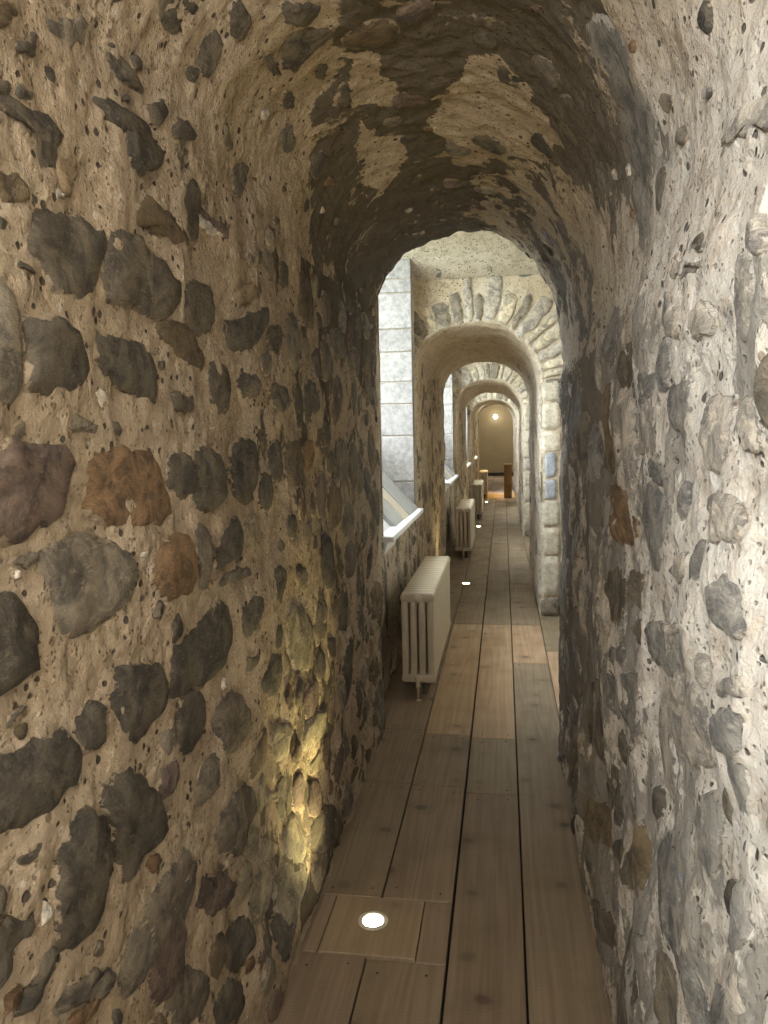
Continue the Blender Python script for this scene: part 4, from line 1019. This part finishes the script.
# ------------------------------------------------------------------ windows
COURSES = [0.93, 1.20, 1.585, 1.851, 2.034, 2.28, 2.468, 2.76, 2.873, 3.04, 3.3]
for k, b in enumerate(BAYS):
    y0, y1, w0, w1, top = b
    win = bpy.data.objects.new('window_%d' % (k + 1), None)
    COL.objects.link(win)
    win.location = (GLASS_X, (w0 + w1) / 2, SILL)
    struct(win)
    zs = 1.56
    # far reveal: backing joint bed, then dressed blocks
    MB().box(-1.36, WALL_L - 0.005, w1 + 0.002, w1 + 0.12, SILL - .1, top + .12).build('joint_bed', M['cement'], win, loc=None).matrix_parent_inverse = Matrix.Translation(-Vector(win.location))
    for i in range(len(COURSES) - 1):
        cut = -1.02 if i % 2 else -1.06
        for xa, xb in ((-1.34, cut - .003), (cut + .003, WALL_L + .004)):
            bl = MB()
            za, zb = COURSES[i] + .003, COURSES[i + 1] - .003
            d = rng.uniform(0, .004)
            e = .006
            v = [(xa, w1 + .06, za), (xb, w1 + .06, za), (xb, w1 + .06, zb), (xa, w1 + .06, zb),
                 (xa, w1 + .002, za), (xb, w1 + .002, za), (xb, w1 + .002, zb), (xa, w1 + .002, zb),
                 (xa + e, w1 - .006 - d, za + e), (xb - e, w1 - .006 - d, za + e), (xb - e, w1 - .006 - d, zb - e), (xa + e, w1 - .006 - d, zb - e)]
            f = [(0, 1, 2, 3), (8, 11, 10, 9)]
            for q in range(4):
                r = (q + 1) % 4
                f += [(q, q + 4, r + 4, r), (q + 4, q + 8, r + 8, r + 4)]
            bl.add(v, f)
            o = bl.build('ashlar_block', M['ashlar'], win, loc=((xa + xb) / 2, w1, (za + zb) / 2))
            g = rng.uniform(.24, .31)
            o.color = (g, g * .93, g * .86, 1)
    # steep sill boards banded grey, beige, grey and white
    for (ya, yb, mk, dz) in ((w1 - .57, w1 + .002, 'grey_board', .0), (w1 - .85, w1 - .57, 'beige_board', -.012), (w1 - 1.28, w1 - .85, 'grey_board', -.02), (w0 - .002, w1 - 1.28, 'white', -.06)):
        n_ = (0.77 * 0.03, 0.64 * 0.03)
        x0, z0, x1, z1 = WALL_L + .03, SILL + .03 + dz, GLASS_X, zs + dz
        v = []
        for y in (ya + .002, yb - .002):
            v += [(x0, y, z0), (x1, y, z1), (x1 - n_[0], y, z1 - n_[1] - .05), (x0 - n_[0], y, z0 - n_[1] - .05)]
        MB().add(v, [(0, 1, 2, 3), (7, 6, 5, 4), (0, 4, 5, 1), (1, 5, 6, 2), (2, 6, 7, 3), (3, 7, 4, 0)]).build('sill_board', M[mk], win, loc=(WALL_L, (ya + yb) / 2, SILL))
    MB().box(WALL_L - .03, WALL_L + .075, w0 - .02, w1 + .02, SILL - .012, SILL + .022, .005).build('sill_nosing', M['white'], win, loc=(WALL_L, (w0 + w1) / 2, SILL))
    # casement frame, bars and panes
    fr = MB()
    zt = top + .08
    fw = .05
    fr.box(GLASS_X - .04, GLASS_X + .03, w0 - .05, w0 + fw, zs - .1, zt)
    fr.box(GLASS_X - .04, GLASS_X + .03, w1 - fw, w1 + .05, zs - .1, zt)
    fr.box(GLASS_X - .04, GLASS_X + .03, w0 + fw, w1 - fw, zs - .1, zs + fw)
    fr.box(GLASS_X - .04, GLASS_X + .03, w0 + fw, w1 - fw, zt - fw, zt + .1)
    fr.build('window_frame', M['white'], win, loc=(GLASS_X, w0, zs))
    ym, zm = (w0 + w1) / 2, zs + .95
    MB().box(GLASS_X - .03, GLASS_X + .02, ym - .025, ym + .025, zs + fw, zt - fw).build('mullion', M['white'], win, loc=(GLASS_X, ym, zs))
    MB().box(GLASS_X - .03, GLASS_X + .02, w0 + fw, w1 - fw, zm - .02, zm + .02).build('transom', M['white'], win, loc=(GLASS_X, ym, zm))
    for ya, yb in ((w0 + fw, ym - .025), (ym + .025, w1 - fw)):
        for za, zb in ((zs + fw, zm - .02), (zm + .02, zt - fw)):
            link('window_pane', [(GLASS_X - .005, ya, za), (GLASS_X - .005, yb, za), (GLASS_X - .005, yb, zb), (GLASS_X - .005, ya, zb)],
                 [(0, 1, 2, 3)], M['glass'], win, False, (GLASS_X, (ya + yb) / 2, (za + zb) / 2))
    portal('portal_%d' % (k + 1), (GLASS_X - .06, ym, (zs + zt) / 2), zt - zs, w1 - w0, (0, ym, (zs + zt) / 2))

# outer shell added unseen to keep daylight to the windows
shell = MB()
ys = [-5.0]
for b in BAYS:
    ys += [b[2], b[3]]
ys += [31.0]
for i in range(0, len(ys), 2):
    shell.box(-1.42, -1.30, ys[i], ys[i + 1], -.3, 3.75)
for b in BAYS:
    shell.box(-1.42, -1.30, b[2], b[3], -.3, 1.50)
    shell.box(-1.42, -1.30, b[2], b[3], b[4] + .08, 3.75)
struct(shell.build('light_shell_left', M['outer']))
struct(MB().box(1.55, 1.67, -5, 31, -.3, 3.75).build('light_shell_right', M['outer']))
struct(MB().box(-1.42, 1.67, -5, 31, 3.62, 3.75).build('light_shell_top', M['outer']))
struct(MB().box(-1.42, 1.67, -3.75, -3.6, -.1, 3.7).build('wall_back', M['plaster']))
struct(MB().box(-120, 120, -100, 140, -6.2, -6.0).build('ground', M['ground']))

# ------------------------------------------------------------------ hall beyond the last arch
HY0, HY1 = 21.75, 28.6
struct(MB().box(-1.30, 1.55, HY1, HY1 + .1, -.1, 3.7).build('wall_end', M['plaster']))
struct(MB().box(-1.30, -1.25, HY0, HY1, -.1, 3.7).build('wall_hall_left', M['plaster']))
struct(MB().box(1.45, 1.55, HY0, HY1, -.1, 3.7).build('wall_hall_right', M['plaster']))
struct(MB().box(-1.25, 1.45, HY1 - .02, HY1, 0, .12).build('baseboard_end', M['iron']))

# ------------------------------------------------------------------ floor
floor_o = struct(MB().box(-1.3, 1.5, -3.7, HY1, -.12, -.032).build('floor', M['dark']))
COLS = [(-.78, -.4265), (-.4215, -.1800), (-.1715, .0560), (.0625, .3000), (.3045, .53)]
GREY = (.250, .192, .130)
WARM = (.42, .295, .185)
JOINTS = [
    [-3.6, -1.2, .9, 2.187, 2.488, 3.37, 4.02, 6.6, 8.4, 10.9, 13.3, 15.4, 18.9],
    [-3.6, -2.0, .2, 2.175, 2.490, 3.36, 3.97, 6.37, 7.25, 9.3, 11.6, 14.1, 16.6, 18.9],
    [-3.6, -.7, 1.15, 3.31, 3.94, 6.37, 7.75, 8.9, 11.1, 13.6, 15.9, 18.9],
    [-3.6, -1.4, 1.6, 5.30, 6.37, 8.1, 10.5, 12.9, 15.1, 17.4, 18.9],
    [-3.6, -2.4, .3, 4.2, 5.6, 6.72, 9.3, 10.4, 11.9, 13.9, 15.3, 16.7, 18.9]]
NAILS = MB()
BOARDS = []
for ci, (xa, xb) in enumerate(COLS):
    js = JOINTS[ci]
    for j in range(len(js) - 1):
        ya, yb = js[j], js[j + 1]
        x0, x1 = xa, xb
        if ci == 0 and abs(ya - 2.187) < .01:
            x1 = -.583
        if ci == 1 and abs(ya - 2.175) < .01:
            x0 = -.272
        if ci == 4 and not (any(b[0] - .05 <= (ya + yb) / 2 <= b[1] + .05 for b in BAYS)):
            continue
        warm = 3.9 < ya and yb < 6.7 and ci > 0
        base = WARM if warm else GREY
        zz = -rng.uniform(0, .0015)
        o = MB().box(x0, x1, ya + .0016, yb - .0016, -.03, zz, .0022).build('plank', M['wood'], floor_o, False, ((x0 + x1) / 2, (ya + yb) / 2, zz))
        g = rng.uniform(.90, 1.10)
        o.color = (base[0] * g, base[1] * g * rng.uniform(.97, 1.03), base[2] * g, 1)
        if x1 - x0 > .2:
            for yy in (ya + .05, yb - .05):
                for xx in (x0 + .045, x1 - .045):
                    if ci == 0 and xx < -.62:
                        xx = -.60
                    NAILS.lathe([(.0045, -.002), (.0045, .0008), (.002, .0014)], (xx + rng.uniform(-.01, .01), yy + rng.uniform(-.015, .015), zz), 'z', 7)
nl = NAILS.build('nail_heads', M['iron'], floor_o, True)
nl['kind'] = 'stuff'
pn = MB().box(-.580, -.275, 2.190, 2.486, -.03, .0005, .002).build('access_panel', M['wood'], floor_o, False, (-.43, 2.34, 0))
pn.color = (.31, .235, .155, 1)
# golden oak threshold and mottled slabs past the boards
th = MB().box(-1.2, 1.4, 18.903, 20.3, -.03, 0, .003).build('threshold_board', M['wood'], floor_o, False, (0, 19.6, 0))
th.color = (.50, .30, .11, 1)
for i in range(8):
    for j in range(3):
        ya = 20.305 + i * 1.035
        xa = -1.2 + j * .87
        o = MB().box(xa + .004, xa + .866, ya + .004, ya + 1.031, -.03, rng.uniform(-.004, 0), .004).build('floor_slab', M['ashlar'], floor_o, False, (xa + .43, ya + .5, 0))
        g = rng.uniform(.34, .66)
        o.color = (g, g * .80, g * .72, 1)

# thin cement fillet where the boards meet the left wall
fv, ff = [], []
yv = np.linspace(.6, 3.45, 160)
q = np.stack([yv * 4, yv * 0, yv * 0], 1)
inner = -.650 + .012 * fbm(q, 3) + .008 * perlin(q * 5)
wdt = np.clip(.016 + .018 * fbm(q + 40, 3) - .02 * sstep(2.8, 3.4, yv), .003, .05)
for i, y in enumerate(yv):
    fv += [(-.74, y, .012), (inner[i], y, .006), (inner[i] + wdt[i], y, .0006)]
for i in range(len(yv) - 1):
    for j in range(2):
        ff.append((i * 3 + j, i * 3 + j + 1, i * 3 + j + 4, i * 3 + j + 3))
struct(link('trim_1', fv, ff, M['cement']))

# ------------------------------------------------------------------ radiators
def rounded(x0, x1, z0, z1, r, n=4):
    pts = []
    for cx, cz, a0 in ((x1 - r, z1 - r, 0), (x0 + r, z1 - r, 90), (x0 + r, z0 + r, 180), (x1 - r, z0 + r, 270)):
        for k in range(n + 1):
            a = math.radians(a0 + 90 * k / n)
            pts.append((cx + r * math.cos(a), cz + r * math.sin(a)))
    return pts

RX0, RX1, RZ0, RZ1, PITCH = -.103, .103, .100, .650, .0710
def section_mesh():
    m = MB()
    d = PITCH - .0015
    def plate(outline, half, steps):
        """outline in x-z swept along y, edges rolled over in steps of (inset, distance from end)"""
        n = len(outline)
        rs = [(-half + e, k) for k, e in steps] + [(half - e, k) for k, e in reversed(steps)]
        v, f = [], []
        for y, k in rs:
            for i in range(n):
                (xa, za), (xb, zb) = outline[i - 1], outline[(i + 1) % n]
                tx, tz = xb - xa, zb - za
                l = math.hypot(tx, tz) or 1
                v.append((outline[i][0] - tz / l * k, y, outline[i][1] + tx / l * k))
        for r in range(len(rs) - 1):
            for i in range(n):
                j = (i + 1) % n
                f.append((r * n + i, r * n + j, (r + 1) * n + j, (r + 1) * n + i))
        f.append(tuple(range(n - 1, -1, -1)))
        f.append(tuple((len(rs) - 1) * n + i for i in range(n)))
        m.add(v, f)
    roll = [(.011, 0), (.005, .003), (.0015, .009), (0, .018)]
    plate(rounded(RX0, RX1, RZ1 - .060, RZ1, .024), d / 2, [(.008, 0), (.003, .003), (0, .010)])
    plate(rounded(RX0, RX1, RZ0, RZ0 + .055, .022), d / 2, [(.008, 0), (.003, .003), (0, .010)])
    cw = (RX1 - RX0) / 4
    for i in range(4):
        xa = RX0 + i * cw
        plate(rounded(xa + .004, xa + cw - .004, RZ0 + .022, RZ1 - .025, .019), d / 2 - .001, roll)
    return m

def make_radiator(loc, label, count):
    r = thing('radiator', label, 'radiator', loc, 'cast iron radiators under the windows')
    for i in range(count):
        if i == 0:
            first = section_mesh().build('section', M['radiator'], r, True)
            first.data.set_sharp_from_angle(angle=math.radians(50))
            first.location = (0, PITCH * .5, 0)
            proto = first
        else:
            c = proto.copy()
            COL.objects.link(c)
            c.parent = r
            c.location = (0, PITCH * (i + .5), 0)
    for z, nm in ((RZ1 - .033, 'top_plug'), (RZ0 + .030, 'bottom_plug')):
        MB().lathe([(.026, .004), (.026, -.012), (.020, -.016), (.012, -.017), (.012, -.026), (.004, -.027)], (0, 0, z), 'y', 16).build(nm, M['radiator'], r, True)
    vp = MB()
    vp.lathe([(.008, -.02), (.008, .075), (.014, .080), (.014, .105), (.008, .112), (.008, .14)], (0, -.024, 0), 'z', 12)
    vp.lathe([(.018, .0), (.018, .006), (.010, .010)], (0, -.024, 0), 'z', 14)
    vp.build('valve_pipe', M['radiator'], r, True)
    for yy in (.10, count * PITCH - .10):
        MB().box(.012, .038, yy - .012, yy + .012, 0, RZ0 + .01).build('foot', M['iron'], r)
    return r

make_radiator((-.513, 4.50, 0), 'cream column radiator beneath the first window, the largest and nearest in the passage', 20)
make_radiator((-.505, 9.72, 0), 'cream column radiator second along the left wall, just past the first one', 20)
make_radiator((-.490, 14.20, 0), 'cream column radiator third along the left wall, beneath the third window', 20)
make_radiator((-.480, 18.75, 0), 'last column radiator at the far end, tinted golden opposite the brown plinth', 14)

# ------------------------------------------------------------------ floor uplights
def uplight(x, y, label, energy):
    u = thing('floor_uplight', label, 'floor light', (x, y, 0), 'round uplights set in the floor')
    MB().lathe([(.050, -.01), (.050, .0025), (.046, .0040), (.037, .0040), (.035, .0015)], (0, 0, 0), 'z', 32).build('bezel', M['brass'], u, True)
    MB().lathe([(.0345, -.008), (.0345, .0018), (.030, .0026), (.001, .003)], (0, 0, 0), 'z', 28).build('lens', M['lens'], u, True)
    lamp('uplight_beam', 'SPOT', (0, 0, .012), energy, (1.0, .84, .40), parent=u, spot_size=math.radians(90), spot_blend=1.0, shadow_soft_size=.02).rotation_euler = (0, math.radians(180 - 13), 0)
    return u

uplight(-.433, 2.357, 'round floor light in the square wooden panel, nearest to the viewer', 26)
uplight(-.399, 8.122, 'round floor light in the boards beyond the far end of the largest radiator', 14)
uplight(-.422, 13.15, 'round floor light in the boards between the second and third radiators', 11)
uplight(-.386, 17.85, 'round floor light in the boards beside the third radiator, farthest one', 10)

# ------------------------------------------------------------------ far end: plinth and wall lamp
pl = thing('display_plinth', 'tall brown wooden plinth standing at the right by the end of the boards', 'plinth', (.112, 18.95, 0))
MB().box(-.095, .095, -.095, .095, .02, .80, .004).build('body', M['plinth'], pl)
MB().box(-.098, .098, -.098, .098, .80, .825, .006).build('top', M['plinth'], pl)
MB().box(-.088, .088, -.088, .088, 0, .02).build('base', M['iron'], pl)

wl = thing('wall_lamp', 'small round wall lamp glowing high on the beige end wall', 'lamp', (-.27, HY1, 2.16))
MB().lathe([(.11, 0), (.11, -.02), (.09, -.035)], (0, 0, 0), 'y', 24).build('back_plate', M['brass'], wl, True)
MB().lathe([(.085, -.03), (.085, -.06), (.06, -.09), (.02, -.10)], (0, 0, 0), 'y', 24).build('lamp_glass', M['sconce'], wl, True)
lamp('wall_lamp_light', 'POINT', (0, -.25, 0), 1.5, (1.0, .85, .6), parent=wl, shadow_soft_size=.08)
